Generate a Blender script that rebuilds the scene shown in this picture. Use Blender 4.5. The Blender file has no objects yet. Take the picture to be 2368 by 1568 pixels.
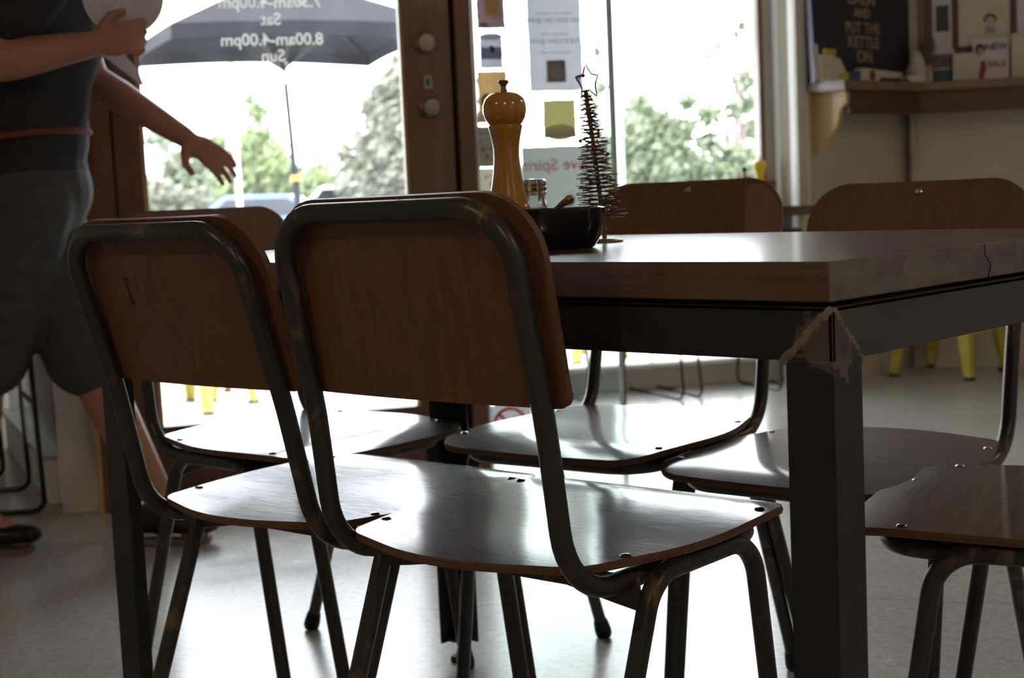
import bpy, bmesh, math, random
from mathutils import Vector, Matrix
random.seed(7)
S = bpy.context.scene
PI = math.pi
# ------------------------------------------------------------------ camera
YAW, PITCH, ROLL = math.radians(43.534339), math.radians(5.605096), math.radians(-2.56925)
FPX = 3386.44462
CAM = Vector((0.768759, -1.268895, 0.829387))
RV = Vector((math.cos(YAW), math.sin(YAW), 0)); FV = Vector((-math.sin(YAW), math.cos(YAW), 0)); UZ = Vector((0, 0, 1))
_d = FV * math.cos(PITCH) - UZ * math.sin(PITCH)
_r = RV.copy(); _u = _r.cross(_d)
_r2 = _r * math.cos(ROLL) + _u * math.sin(ROLL); _u2 = -_r * math.sin(ROLL) + _u * math.cos(ROLL)
cd = bpy.data.cameras.new('camera'); cam = bpy.data.objects.new('camera', cd); S.collection.objects.link(cam)
M = Matrix((_r2, _u2, -_d)).transposed().to_4x4(); M.translation = CAM
cam.matrix_world = M
cd.sensor_width = 36; cd.lens = FPX / 2368 * 36; cd.clip_start = .05; cd.clip_end = 400
cd.dof.use_dof = True; cd.dof.focus_distance = 1.6; cd.dof.aperture_fstop = 7.5; cd.dof.aperture_blades = 7
S.camera = cam
# ------------------------------------------------------------------ world, exposure
wd = bpy.data.worlds.new('overcast_sky'); S.world = wd; wd.use_nodes = True
nt = wd.node_tree; bgn = nt.nodes['Background']
bgn.inputs[0].default_value = (.94, .965, 1, 1); bgn.inputs[1].default_value = 2.4
S.view_settings.view_transform = 'Standard'; S.view_settings.look = 'None'; S.view_settings.gamma = 1
S.view_settings.use_curve_mapping = False
S.view_settings.exposure = 2.15
S.cycles.use_denoising = True
S.cycles.max_bounces = 10; S.cycles.transparent_max_bounces = 24; S.cycles.sample_clamp_indirect = 6; S.cycles.caustics_refractive = False

def room(a, d, z=0.0):
    """a = metres to the right of the camera, d = metres ahead of it (horizontally), z = height"""
    v = CAM + RV * a + FV * d; return Vector((v.x, v.y, z))
def ray(px, py):
    return _d + _r2 * ((px - 1184) / FPX) - _u2 * ((py - 784) / FPX)
def at(px, py, d):
    v = ray(px, py); return CAM + v * (d / v.dot(FV))
def atz(px, py, z):
    v = ray(px, py); return CAM + v * ((z - CAM.z) / v.z)
class Plane:
    """vertical wall plane through (a,d), running at angle ang from the camera's right"""
    def __init__(s, a, d, ang):
        s.o = room(a, d); t = math.radians(ang)
        s.u = RV * math.cos(t) + FV * math.sin(t); s.n = RV * math.sin(t) - FV * math.cos(t)
        s.M = Matrix((s.u, -s.n, UZ)).transposed().to_4x4(); s.M.translation = s.o
    def s_of(s, a):      # run along the wall where the lateral position is a
        return (a - (s.o - CAM).dot(RV)) / s.u.dot(RV)
    def pt(s, x, z, off=0.0): return s.o + s.u * x + s.n * off + UZ * z
    def hit(s, px, py):
        v = ray(px, py); P = CAM + v * ((s.o - CAM).dot(s.n) / v.dot(s.n)); return ((P - s.o).dot(s.u), P.z)

# ------------------------------------------------------------------ materials
def nmat(name):
    m = bpy.data.materials.new(name); m.use_nodes = True; t = m.node_tree; b = t.nodes['Principled BSDF']; return m, t, b
def N(t, typ, **k):
    n = t.nodes.new(typ)
    for a, v in k.items():
        if a.startswith('i_'): n.inputs[int(a[2:])].default_value = v
        else: setattr(n, a, v)
    return n
def ramp(t, fac, stops):
    r = N(t, 'ShaderNodeValToRGB'); e = r.color_ramp.elements
    while len(e) < len(stops): e.new(.5)
    for x, (p, c) in zip(e, stops): x.position = p; x.color = (*c, 1) if len(c) == 3 else c
    t.links.new(fac, r.inputs[0]); return r.outputs[0]
def noise(t, scale, detail=4, rough=.55, vec=None, dist=0):
    n = N(t, 'ShaderNodeTexNoise'); n.inputs['Scale'].default_value = scale; n.inputs['Detail'].default_value = detail
    n.inputs['Roughness'].default_value = rough; n.inputs['Distortion'].default_value = dist
    if vec is not None: t.links.new(vec, n.inputs['Vector'])
    return n.outputs[0]
def mapped(t, sc=(1, 1, 1), rot=(0, 0, 0), kind='Object'):
    c = N(t, 'ShaderNodeTexCoord'); m = N(t, 'ShaderNodeMapping'); m.inputs['Scale'].default_value = sc; m.inputs['Rotation'].default_value = rot
    t.links.new(c.outputs[kind], m.inputs['Vector']); return m.outputs[0]
def bump(t, b, h, s=.2, d=.002):
    n = N(t, 'ShaderNodeBump'); n.inputs['Strength'].default_value = s; n.inputs['Distance'].default_value = d
    t.links.new(h, n.inputs['Height']); t.links.new(n.outputs[0], b.inputs['Normal'])
def plain(name, col, rough=.6, metal=0, var=.12, scale=18, spec=.5):
    m, t, b = nmat(name); f = noise(t, scale, 4, .6, mapped(t))
    lo = tuple(c * (1 - var) for c in col); hi = tuple(min(1, c * (1 + var)) for c in col)
    t.links.new(ramp(t, f, [(.3, lo), (.7, hi)]), b.inputs['Base Color'])
    b.inputs['Roughness'].default_value = rough; b.inputs['Metallic'].default_value = metal; b.inputs['Specular IOR Level'].default_value = spec
    return m
def wood(name, dark, light, rough=.4, sc=(3, 60, 3), coat=0, bmp=.1, spec=.5):
    m, t, b = nmat(name); v = mapped(t, sc)
    f = noise(t, 1.5, 6, .6, v, .4); f2 = noise(t, 7, 3, .7, v)
    mx = N(t, 'ShaderNodeMath', operation='MULTIPLY_ADD', i_1=.35); t.links.new(f2, mx.inputs[0]); 
    mm = N(t, 'ShaderNodeMath', operation='MULTIPLY', i_1=.65); t.links.new(f, mm.inputs[0]); t.links.new(mm.outputs[0], mx.inputs[2])
    t.links.new(ramp(t, mx.outputs[0], [(.3, dark), (.68, light)]), b.inputs['Base Color'])
    b.inputs['Roughness'].default_value = rough; b.inputs['Specular IOR Level'].default_value = spec
    b.inputs['Coat Weight'].default_value = coat; b.inputs['Coat Roughness'].default_value = .12
    if coat: 
        rc_ = ramp(t, noise(t, 4, 6, .7, v, .5), [(.35, (.07,) * 3), (.7, (.15,) * 3)]); t.links.new(rc_, b.inputs['Coat Roughness'])
    bump(t, b, mx.outputs[0], bmp, .001)
    if coat: t.links.new(b.inputs['Normal'].links[0].from_socket, b.inputs['Coat Normal'])
    return m
def steel(name, base, patch, lo=.56, hi=.66, rough=.38, metal=.65, scale=14, sc=(1, 1, 1)):
    m, t, b = nmat(name); v = mapped(t, sc); f = noise(t, scale, 7, .65, v, .6)
    t.links.new(ramp(t, f, [(lo, base), (hi, patch)]), b.inputs['Base Color'])
    t.links.new(ramp(t, f, [(lo, (rough,) * 3), (hi, (min(1, rough + .25),) * 3)]), b.inputs['Roughness'])
    b.inputs['Metallic'].default_value = metal; return m
def glassmat(name, tint=(.93, .97, .96), gloss=1.0, dirt=0.0):
    m = bpy.data.materials.new(name); m.use_nodes = True; t = m.node_tree; t.nodes.clear()
    o = N(t, 'ShaderNodeOutputMaterial'); tr = N(t, 'ShaderNodeBsdfTransparent'); tr.inputs[0].default_value = (*tint, 1)
    g = N(t, 'ShaderNodeBsdfGlossy'); g.inputs['Roughness'].default_value = .02
    f = N(t, 'ShaderNodeFresnel'); f.inputs[0].default_value = 1.5; mx = N(t, 'ShaderNodeMixShader')
    t.links.new(f.outputs[0], mx.inputs[0]); t.links.new(tr.outputs[0], mx.inputs[1]); t.links.new(g.outputs[0], mx.inputs[2])
    last = mx.outputs[0]
    if dirt:
        df = N(t, 'ShaderNodeBsdfTranslucent'); df.inputs[0].default_value = (.8, .82, .9, 1)
        nn = noise(t, 5, 6, .65, mapped(t, (1, 1, .5)), .8); rr = ramp(t, nn, [(.45, (dirt * .6,) * 3), (.75, (dirt * 2.2,) * 3)])
        m2 = N(t, 'ShaderNodeMixShader'); t.links.new(rr, m2.inputs[0]); t.links.new(last, m2.inputs[1]); t.links.new(df.outputs[0], m2.inputs[2]); last = m2.outputs[0]
    t.links.new(last, o.inputs[0]); return m
def paper(name, col, tr=.45):
    m = bpy.data.materials.new(name); m.use_nodes = True; t = m.node_tree; t.nodes.clear()
    o = N(t, 'ShaderNodeOutputMaterial'); d = N(t, 'ShaderNodeBsdfDiffuse'); l = N(t, 'ShaderNodeBsdfTranslucent')
    c = ramp(t, noise(t, 30, 3, .5, mapped(t)), [(.3, tuple(x * .93 for x in col)), (.7, col)])
    t.links.new(c, d.inputs[0]); t.links.new(c, l.inputs[0]); mx = N(t, 'ShaderNodeMixShader'); mx.inputs[0].default_value = tr
    t.links.new(d.outputs[0], mx.inputs[1]); t.links.new(l.outputs[0], mx.inputs[2]); t.links.new(mx.outputs[0], o.inputs[0]); return m

M_back = wood('reddish_plywood', (.10, .045, .026), (.19, .085, .05), .42, (70, 70, 3.0), 0, .05)
M_seat = wood('varnished_seat_wood', (.045, .024, .016), (.15, .082, .05), .5, (5, 120, 5), .85, .07, .08)
M_seat_end = wood('varnished_seat_wood_light', (.09, .058, .032), (.19, .125, .07), .5, (5, 120, 5), .5, .07, .08)
for m_ in (M_seat, M_seat_end):
    t_ = m_.node_tree; b_ = t_.nodes['Principled BSDF']; v_ = mapped(t_, (9, 70, 9), (0, 0, .35)); f_ = ramp(t_, noise(t_, 2.2, 5, .7, v_, .8), [(.64, (0, 0, 0)), (.68, (1, 1, 1))])
    old = b_.inputs['Base Color'].links[0].from_socket; mx_ = N(t_, 'ShaderNodeMix', data_type='RGBA'); t_.links.new(f_, mx_.inputs[0]); t_.links.new(old, mx_.inputs[6]); mx_.inputs[7].default_value = (.02, .011, .008, 1); t_.links.new(mx_.outputs[2], b_.inputs['Base Color'])
    iv = N(t_, 'ShaderNodeMath', operation='MULTIPLY_ADD', i_1=-.7, i_2=b_.inputs['Coat Weight'].default_value); t_.links.new(f_, iv.inputs[0]); t_.links.new(iv.outputs[0], b_.inputs['Coat Weight'])
M_edge = wood('plywood_edge', (.07, .032, .018), (.22, .11, .06), .5, (4, 4, 420), 0, .1)
M_tube = steel('worn_chair_tube', (.056, .053, .050), (.18, .135, .085), .57, .66, .34, .45, 22, (1, 1, .6))
M_rubber = plain('black_rubber', (.012, .012, .012), .7)
M_rivet = plain('bright_rivet', (.55, .53, .5), .25, 1)
M_top = wood('brown_table_wood', (.075, .038, .024), (.17, .092, .058), .30, (2.2, 75, 75), .6, .10)
M_topend = steel('grey_end_grain', (.12, .105, .105), (.24, .22, .215), .35, .7, .42, 0, 22, (1, 1, 2))
M_steel = steel('blackened_steel', (.035, .036, .042), (.085, .075, .066), .60, .74, .42, .55, 5)
M_steelend = steel('brushed_dark_steel', (.07, .07, .075), (.16, .145, .135), .42, .66, .42, .6, 7, (1, .35, 3))
def weldmask(m, cz, r):
    t = m.node_tree; b = t.nodes['Principled BSDF']; c = N(t, 'ShaderNodeTexCoord'); s = N(t, 'ShaderNodeVectorMath', operation='SUBTRACT'); s.inputs[1].default_value = (0.0, 0.0, cz)
    t.links.new(c.outputs['Object'], s.inputs[0]); sc_ = N(t, 'ShaderNodeVectorMath', operation='MULTIPLY'); sc_.inputs[1].default_value = (1, 1, 1); t.links.new(s.outputs[0], sc_.inputs[0])
    l = N(t, 'ShaderNodeVectorMath', operation='LENGTH'); t.links.new(sc_.outputs[0], l.inputs[0]); nn = noise(t, 32, 5, .6, c.outputs['Object'], .6)
    a = N(t, 'ShaderNodeMath', operation='DIVIDE', i_1=r); t.links.new(l.outputs['Value'], a.inputs[0]); q = N(t, 'ShaderNodeMath', operation='SUBTRACT'); t.links.new(nn, q.inputs[0]); w = N(t, 'ShaderNodeMath', operation='MULTIPLY', i_1=.42); t.links.new(a.outputs[0], w.inputs[0]); t.links.new(w.outputs[0], q.inputs[1])
    f = ramp(t, q.outputs[0], [(.27, (0, 0, 0)), (.33, (1, 1, 1))]); old = b.inputs['Base Color'].links[0].from_socket; mx = N(t, 'ShaderNodeMix', data_type='RGBA'); t.links.new(f, mx.inputs[0]); t.links.new(old, mx.inputs[6]); mx.inputs[7].default_value = (.15, .13, .11, 1); t.links.new(mx.outputs[2], b.inputs['Base Color'])
weldmask(M_steel, .682, .050); weldmask(M_steelend, .685, .050)
M_weld = steel('weld_bead', (.20, .175, .15), (.34, .30, .25), .4, .6, .5, .5, 40)
M_stain = plain('ground_steel', (.15, .13, .11), .5, .5, .3, 60)
M_doorwood = wood('varnished_door_timber', (.10, .042, .018), (.21, .092, .042), .38, (40, 40, 1.6), .1, .08)
M_white = plain('white_paint', (.80, .79, .76), .6, 0, .04, 6)
M_cream = plain('cream_paint', (.52, .48, .40), .7, 0, .05, 5)
M_olive = plain('olive_cream_wall', (.47, .43, .34), .65, 0, .06, 3)
M_ceil = plain('ceiling_white', (.48, .47, .45), .9, 0, .03, 3)
M_bwall = plain('back_wall_paint', (.50, .48, .45), .8, 0, .05, 2)
M_alu = plain('brushed_aluminium', (.55, .56, .57), .35, .9, .05)
M_lock = plain('dull_lock_metal', (.20, .18, .16), .3, .9, .1)
M_glass = glassmat('clear_glass', (.97, .985, .985), 1, 0)
M_dglass = glassmat('smeared_door_glass', (.95, .97, .98), 1, .016)
M_sglass = glassmat('greenish_glass', (.90, .96, .94), 1, .03)
M_glassedge = plain('green_glass_edge', (.02, .09, .075), .15)
M_glasslight = plain('pale_glass_edge', (.62, .75, .70), .2)
M_darkwood = wood('dark_shelf_wood', (.035, .02, .013), (.10, .055, .032), .45, (3, 60, 60), 0, .08)
M_shelf = wood('shelf_wood', (.13, .075, .045), (.24, .145, .085), .4, (3, 50, 50), 0, .08)
M_shelfend_lit = wood('window_lit_shelf_end', (.38, .33, .33), (.52, .46, .46), .5, (3, 50, 50), 0, .08)  # shelf wood made paler: window light on its end, put into the colour
M_pine = wood('pine', (.42, .27, .12), (.66, .47, .25), .45, (30, 30, 2), 0, .05)
M_yellow = plain('yellow_painted_steel', (.55, .46, .035), .4, 0, .08)
M_wire = plain('black_wire', (.015, .015, .016), .3, .3)
M_mustard = plain('mustard_gloss_wood', (.46, .215, .02), .22, 0, .05, 10)
M_mustard.node_tree.nodes['Principled BSDF'].inputs['Coat Weight'].default_value = .8
M_mustard.node_tree.nodes['Principled BSDF'].inputs['Coat Roughness'].default_value = .06
M_brass = plain('aged_brass', (.30, .25, .17), .3, .9, .2, 60)
M_chrome = plain('shaker_cap_metal', (.55, .50, .42), .22, .95, .1, 40)
M_black = plain('glossy_black_glaze', (.006, .008, .014), .1, 0, .1)
M_salt = plain('white_salt', (.9, .9, .9), .8)
M_twine = plain('gold_glitter_wire', (.22, .16, .09), .4, .5, .5, 300)
M_berry = plain('dark_red_berry', (.28, .01, .025), .3)
M_skin = plain('skin', (.42, .20, .135), .5, 0, .05, 12)
M_shirt = plain('dark_navy_cotton', (.016, .018, .026), .85, 0, .25, 40)
M_short = plain('charcoal_shorts', (.055, .058, .066), .85, 0, .2, 30)
M_shoe = plain('black_shoe_leather', (.008, .008, .009), .35)
M_sole = plain('tan_sole', (.20, .15, .12), .7)
M_hair = plain('brown_hair', (.05, .028, .016), .6)
M_orange = plain('dull_red_band', (.16, .035, .015), .8)
M_ink = plain('black_ink', (.03, .03, .035), .8)
M_red = plain('red_ink', (.75, .06, .05), .7)
M_grey = plain('grey_ink', (.35, .33, .33), .8)
M_lett = paper('cream_vinyl_lettering', (.86, .84, .80), .5)
M_signnavy = plain('navy_board', (.012, .013, .022), .6)
M_signtxt = plain('tan_lettering', (.30, .21, .14), .7)
M_canvas = plain('navy_umbrella_canvas', (.012, .0125, .021), .8, 0, .12, 8)

# concrete floor
M_floor, t, b = nmat('polished_concrete')
v = mapped(t); f1 = noise(t, 1.3, 5, .6, v); f2 = noise(t, 55, 6, .75, v)
c1 = ramp(t, f1, [(.3, (.44, .43, .40)), (.7, (.56, .55, .51))]); c2 = ramp(t, f2, [(.32, (.62,) * 3), (.55, (1,) * 3)])
mx = N(t, 'ShaderNodeMix', data_type='RGBA', blend_type='MULTIPLY'); mx.inputs[0].default_value = .8
t.links.new(c1, mx.inputs[6]); t.links.new(c2, mx.inputs[7])
# hairline cracks: |n.P + wobble - c| < w
geo = N(t, 'ShaderNodeNewGeometry'); sep = N(t, 'ShaderNodeSeparateXYZ'); t.links.new(geo.outputs['Position'], sep.inputs[0])
def mth(op, a, bb=None):
    n = N(t, 'ShaderNodeMath', operation=op)
    for i, x in enumerate((a, bb)):
        if x is None: continue
        if isinstance(x, (int, float)): n.inputs[i].default_value = x
        else: t.links.new(x, n.inputs[i])
    return n.outputs[0]
wob = mth('MULTIPLY', mth('SUBTRACT', noise(t, 6, 8, .7, v), .5), .09)
def crack(p, q, w):
    dx, dy = q[0] - p[0], q[1] - p[1]; L = math.hypot(dx, dy); nx, ny = -dy / L, dx / L; c = nx * p[0] + ny * p[1]
    s = mth('ADD', mth('ADD', mth('MULTIPLY', sep.outputs[0], nx), mth('MULTIPLY', sep.outputs[1], ny)), wob)
    al = mth('ADD', mth('MULTIPLY', sep.outputs[0], dx / L), mth('MULTIPLY', sep.outputs[1], dy / L)); a0 = (dx * p[0] + dy * p[1]) / L
    inside = mth('MULTIPLY', mth('GREATER_THAN', al, a0), mth('LESS_THAN', al, a0 + L))
    return mth('MULTIPLY', inside, mth('LESS_THAN', mth('ABSOLUTE', mth('SUBTRACT', s, c)), w))
ck = mth('MAXIMUM', mth('MAXIMUM', crack((-1.40, .695), (-.75, 1.26), .0016), crack((-1.567, .323), (-1.403, .695), .0016)), crack((-.692, 1.265), (-.2, 1.5), .0014))
mc = N(t, 'ShaderNodeMix', data_type='RGBA'); t.links.new(mth('MULTIPLY', ck, .75), mc.inputs[0]); t.links.new(mx.outputs[2], mc.inputs[6]); mc.inputs[7].default_value = (.02, .02, .02, 1)
t.links.new(mc.outputs[2], b.inputs['Base Color'])
rr = ramp(t, noise(t, 9, 5, .6, v), [(.3, (.20,) * 3), (.75, (.28,) * 3)]); t.links.new(rr, b.inputs['Roughness'])
bump(t, b, f2, .12, .001)

# ------------------------------------------------------------------ mesh helpers
def link(o): S.collection.objects.link(o); return o
def mkobj(name, bm, mats, parent=None, smooth=True, bevel=0, auto=35):
    me = bpy.data.meshes.new(name); bmesh.ops.recalc_face_normals(bm, faces=bm.faces); bm.to_mesh(me); bm.free()
    for m in (mats if isinstance(mats, (list, tuple)) else [mats]): me.materials.append(m)
    if smooth:
        for p in me.polygons: p.use_smooth = True
        try: me.set_sharp_from_angle(angle=math.radians(auto))
        except Exception: pass
    o = bpy.data.objects.new(name, me); link(o)
    if parent is not None: o.parent = parent
    if bevel:
        md = o.modifiers.new('b', 'BEVEL'); md.width = bevel; md.segments = 2; md.limit_method = 'ANGLE'; md.angle_limit = math.radians(40)
    return o
def empty(name, loc, rz=0, mat=None):
    o = bpy.data.objects.new(name, None); link(o); o.empty_display_size = .05
    if mat is not None: o.matrix_world = mat
    else: o.location = loc; o.rotation_euler = (0, 0, rz)
    return o
def tag(o, label, cat, group=None, kind=None):
    o['label'] = label; o['category'] = cat
    if group: o['group'] = group
    if kind: o['kind'] = kind
    return o
def struct(o): o['kind'] = 'structure'; return o
def box(bm, lo, hi, M=None, mi=0):
    vs = [bm.verts.new((x, y, z)) for x in (lo[0], hi[0]) for y in (lo[1], hi[1]) for z in (lo[2], hi[2])]
    if M is not None:
        for v in vs: v.co = M @ v.co
    for f in ((0, 1, 3, 2), (4, 6, 7, 5), (0, 4, 5, 1), (2, 3, 7, 6), (0, 2, 6, 4), (1, 5, 7, 3)):
        fc = bm.faces.new([vs[i] for i in f]); fc.material_index = mi
def bbox(lo, hi, M=None):
    bm = bmesh.new(); box(bm, lo, hi, M); return bm
def fillet(pts, rads, closed=False, seg=7):
    """polyline with rounded corners; rads: radius per point"""
    out = []; n = len(pts); pts = [Vector(p) for p in pts]
    for i, p in enumerate(pts):
        if not closed and i in (0, n - 1) or rads[i] <= 0: out.append(p); continue
        a = pts[i - 1] - p; c = pts[(i + 1) % n] - p; la, lc = a.length, c.length; a.normalize(); c.normalize()
        ang = a.angle(c); tl = min(rads[i] / math.tan(ang / 2), la * .49, lc * .49); r = tl * math.tan(ang / 2)
        bis = (a + c).normalized(); cen = p + bis * (r / math.sin(ang / 2))
        s = p + a * tl - cen; e = p + c * tl - cen; th = s.angle(e)
        for k in range(seg + 1):
            u = k / seg; out.append(cen + (s * math.sin((1 - u) * th) + e * math.sin(u * th)) / math.sin(th))
    return out
def tube(bm, pts, r, closed=False, n=12, mi=0, caps=True):
    pts = [Vector(p) for p in pts]; m = len(pts); rings = []
    rs = r if isinstance(r, (list, tuple)) else [r] * m
    tprev = None; nrm = None
    for i in range(m):
        if closed: tg = (pts[(i + 1) % m] - pts[i - 1])
        else: tg = pts[min(i + 1, m - 1)] - pts[max(i - 1, 0)]
        tg.normalize()
        if nrm is None:
            nrm = tg.cross(Vector((0, 0, 1)) if abs(tg.z) < .9 else Vector((1, 0, 0))).normalized()
        else:
            nrm = (nrm - tg * nrm.dot(tg)).normalized()
        bi = tg.cross(nrm)
        rings.append([bm.verts.new(pts[i] + (nrm * math.cos(2 * PI * k / n) + bi * math.sin(2 * PI * k / n)) * rs[i]) for k in range(n)])
    rng = range(m if closed else m - 1)
    for i in rng:
        A, B = rings[i], rings[(i + 1) % m]; off = 0
        if closed and i == m - 1:
            off = min(range(n), key=lambda o: (A[0].co - B[o].co).length)
        for k in range(n):
            f = bm.faces.new((A[k], A[(k + 1) % n], B[(k + 1 + off) % n], B[(k + off) % n])); f.material_index = mi
    if not closed and caps:
        bm.faces.new(rings[0][::-1]).material_index = mi; bm.faces.new(rings[-1]).material_index = mi
def lathe(bm, prof, n=28, M=None, mi=0, sx=1, sy=1, power=2):
    rings = []
    for r, z in prof:
        ring = []
        for k in range(n):
            a = 2 * PI * k / n; c, s = math.cos(a), math.sin(a)
            q = (abs(c) ** power + abs(s) ** power) ** (-1 / power) if power != 2 else 1
            v = Vector((r * c * q * sx, r * s * q * sy, z)); ring.append(bm.verts.new(M @ v if M else v))
        rings.append(ring)
    for A, B in zip(rings, rings[1:]):
        for k in range(n): bm.faces.new((A[k], A[(k + 1) % n], B[(k + 1) % n], B[k])).material_index = mi
    if prof[0][0] > 1e-5: bm.faces.new(rings[0][::-1]).material_index = mi
    if prof[-1][0] > 1e-5: bm.faces.new(rings[-1]).material_index = mi
    bmesh.ops.remove_doubles(bm, verts=bm.verts, dist=1e-6)
def sphere(bm, c, r, seg=16, M=None, sc=(1, 1, 1)):
    mt = Matrix.Translation(c) @ Matrix.Diagonal((r * sc[0], r * sc[1], r * sc[2], 1))
    bmesh.ops.create_uvsphere(bm, u_segments=seg, v_segments=max(6, seg // 2), radius=1, matrix=(M @ mt) if M else mt)
def prism(bm, outline, z0, z1, M=None, mi=0):
    a = [bm.verts.new(Vector((x, y, z0))) for x, y in outline]; c = [bm.verts.new(Vector((x, y, z1))) for x, y in outline]
    if M is not None:
        for v in a + c: v.co = M @ v.co
    bm.faces.new(a[::-1]).material_index = mi; bm.faces.new(c).material_index = mi
    n = len(a)
    for i in range(n): bm.faces.new((a[i], a[(i + 1) % n], c[(i + 1) % n], c[i])).material_index = mi
def text_obj(name, body, size, mat, parent, Mx, align='CENTER', ext=.0006, bold=0.0, space=1.0):
    cu = bpy.data.curves.new(name, 'FONT'); cu.body = body; cu.size = size; cu.align_x = align; cu.align_y = 'CENTER'; cu.extrude = ext; cu.offset = bold; cu.space_character = space; cu.resolution_u = 3
    o = bpy.data.objects.new('tmp_text', cu); link(o); bpy.context.view_layer.update()
    me = bpy.data.meshes.new_from_object(o.evaluated_get(bpy.context.evaluated_depsgraph_get())); me.name = name
    bpy.data.objects.remove(o); me.materials.clear(); me.materials.append(mat)
    me.transform(Mx)
    if Mx.determinant() < 0: me.flip_normals()
    r = bpy.data.objects.new(name, me); link(r)
    if parent is not None: r.parent = parent
    return r

# ================================================================== ROOM SHELL
P1 = Plane(-1.161, 4.053, 15.2)          # wall with the door and the glass screen
PL = Plane(-1.81, 5.3, 15.2)             # left bay back wall (runs left of the entry)
P2 = Plane(-.15, 6.0, 11)                # bay shop front
Q1 = Plane(1.21, 5.95, 41.6)               # angled wall under the shelf
Q2 = Plane(1.76, 6.38, -12)              # right wall segment
def poly_slab(name, pts, z0, z1, mat):
    bm = bmesh.new(); prism(bm, [(p.x, p.y) for p in pts], z0, z1)
    return struct(mkobj(name, bm, mat, smooth=False))
corners = [room(-3.6, -2.6), room(3.9, -2.6), room(3.9, 7.2), room(-3.6, 7.2)]
inner = [room(-3.5, -2.5), room(3.5, -2.5), Q2.pt(1.76, 0), room(1.83, 6.50), room(1.21, 5.95), room(1.16, 6.27), room(-.17, 6.02), room(-.10, 4.37), room(-1.25, 4.06), room(-1.81, 5.32), PL.pt(-1.9, 0)]
poly_slab('floor', inner, -.1, 0, M_floor)
poly_slab('ceiling', [room(-3.5, -2.5), room(3.5, -2.5), room(3.5, 6.6), room(-.1, 6.35), room(-3.5, 5.7)], 2.9, 3.0, M_ceil)
def wall(name, plane, x0, x1, z0, z1, mat, o0=-.12, o1=0):
    bm = bmesh.new(); box(bm, (x0, -o1, z0), (x1, -o0, z1), plane.M); return struct(mkobj(name, bm, mat, smooth=False))
WB = Plane(-3.5, -2.5, 0); wall('wall_back', Plane(3.5, -2.5, 180), 0, 7, 0, 2.9, M_bwall)
wall('wall_left', Plane(-3.5, -2.5, 90), 0, 7.4, 0, 2.9, M_cream)
wall('wall_right', Plane(3.5, 6.15, -90), 0, 8.6, 0, 2.9, M_cream)
wall('wall_left_bay', PL, -1.85, 0, 0, 2.9, M_cream)
wall('wall_right_front', Q2, 0, 1.80, 0, 2.9, M_olive)
wall('wall_right_angled', Q1, 0.0, .829, 0, 2.9, M_olive)
# reveal of the bay beside the window, with its corner trim
RVL = Plane(1.18, 5.93, 100); rv_len = .33
bm = bmesh.new(); prism(bm, [(p.x, p.y) for p in (room(1.140, 6.26), room(1.172, 5.93), room(1.235, 5.965), room(1.21, 6.3))], 0, 2.9)
struct(mkobj('wall_bay_reveal', bm, M_white, smooth=False))
bm = bmesh.new(); prism(bm, [(p.x, p.y) for p in (room(1.172, 5.935), room(1.178, 5.90), room(1.222, 5.925), room(1.206, 5.955))], 0, 2.9)
struct(mkobj('trim_1', bm, M_cream, smooth=False, bevel=.004))
bm = bmesh.new(); prism(bm, [(p.x, p.y) for p in (Q1.pt(.800, 0, -.01), Q1.pt(.796, 0, .010), Q2.pt(.002, 0, .016), Q2.pt(.036, 0, .010), Q2.pt(.034, 0, -.01))], 0, 2.9); struct(mkobj('trim_2', bm, plain('trim_paint', (.40, .35, .26), .6), smooth=False))
bm = bmesh.new(); box(bm, (.03, -.014, 0), (1.80, 0, .13), Q2.M); struct(mkobj('baseboard_right', bm, M_cream, smooth=False))
bm = bmesh.new(); box(bm, (.0, -.014, 0), (.80, 0, .13), Q1.M); struct(mkobj('baseboard_angled', bm, M_cream, smooth=False))
# white painted pier left of the door
bm = bmesh.new(); prism(bm, [(p.x, p.y) for p in (room(-1.275, 4.03), room(-1.17, 4.055), room(-1.19, 4.20), room(-1.32, 4.17))], 0, 2.9)
struct(mkobj('wall_entry_pier', bm, M_white, smooth=False))

# ---- door wall: frame, door leaf, glass screen
X = P1.s_of
door = empty('door_1', (0, 0, 0), mat=P1.M); struct(door)
def inP(name, lo, hi, mat, parent, bevel=0):
    bm = bmesh.new(); box(bm, lo, hi); return mkobj(name, bm, mat, parent, smooth=False, bevel=bevel)
xl, xg0, xg1, xs, xj = X(-1.075), X(-1.005), X(-.277), X(-.142), X(-.088)
inP('stile', (xl, -.022, .02), (xg0, .022, 2.25), M_doorwood, door, .003)
inP('stile', (xg1, -.022, .02), (xs - .004, .022, 2.25), M_doorwood, door, .003)
inP('bottom_rail', (xg0, -.022, .02), (xg1, .022, .225), M_doorwood, door, .003)
inP('top_rail', (xg0, -.022, 2.12), (xg1, .022, 2.25), M_doorwood, door, .003)
inP('glass_bead', (xg0, -.012, .225), (xg0 + .012, .012, 2.12), M_pine, door)
inP('glass_bead', (xg1 - .012, -.012, .225), (xg1, .012, 2.12), M_pine, door)
inP('pane', (xg0, -.003, .225), (xg1, .003, 2.12), M_dglass, door)
def knob(px, py, r, depth):
    x, z = P1.hit(px, py); bm = bmesh.new()
    lathe(bm, [(r * 1.0, 0), (r * 1.0, .006), (r * .55, .009), (r * .5, depth * .5), (r * .95, depth * .62), (r, depth * .85), (r * .8, depth), (0, depth * 1.02)], 24, Matrix.Translation((x, -.022, z)) @ Matrix.Rotation(PI / 2, 4, 'X'))
    return mkobj('lock_knob', bm, M_lock, door)
knob(978, 102, .029, .03); knob(990, 250, .029, .036)
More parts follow.
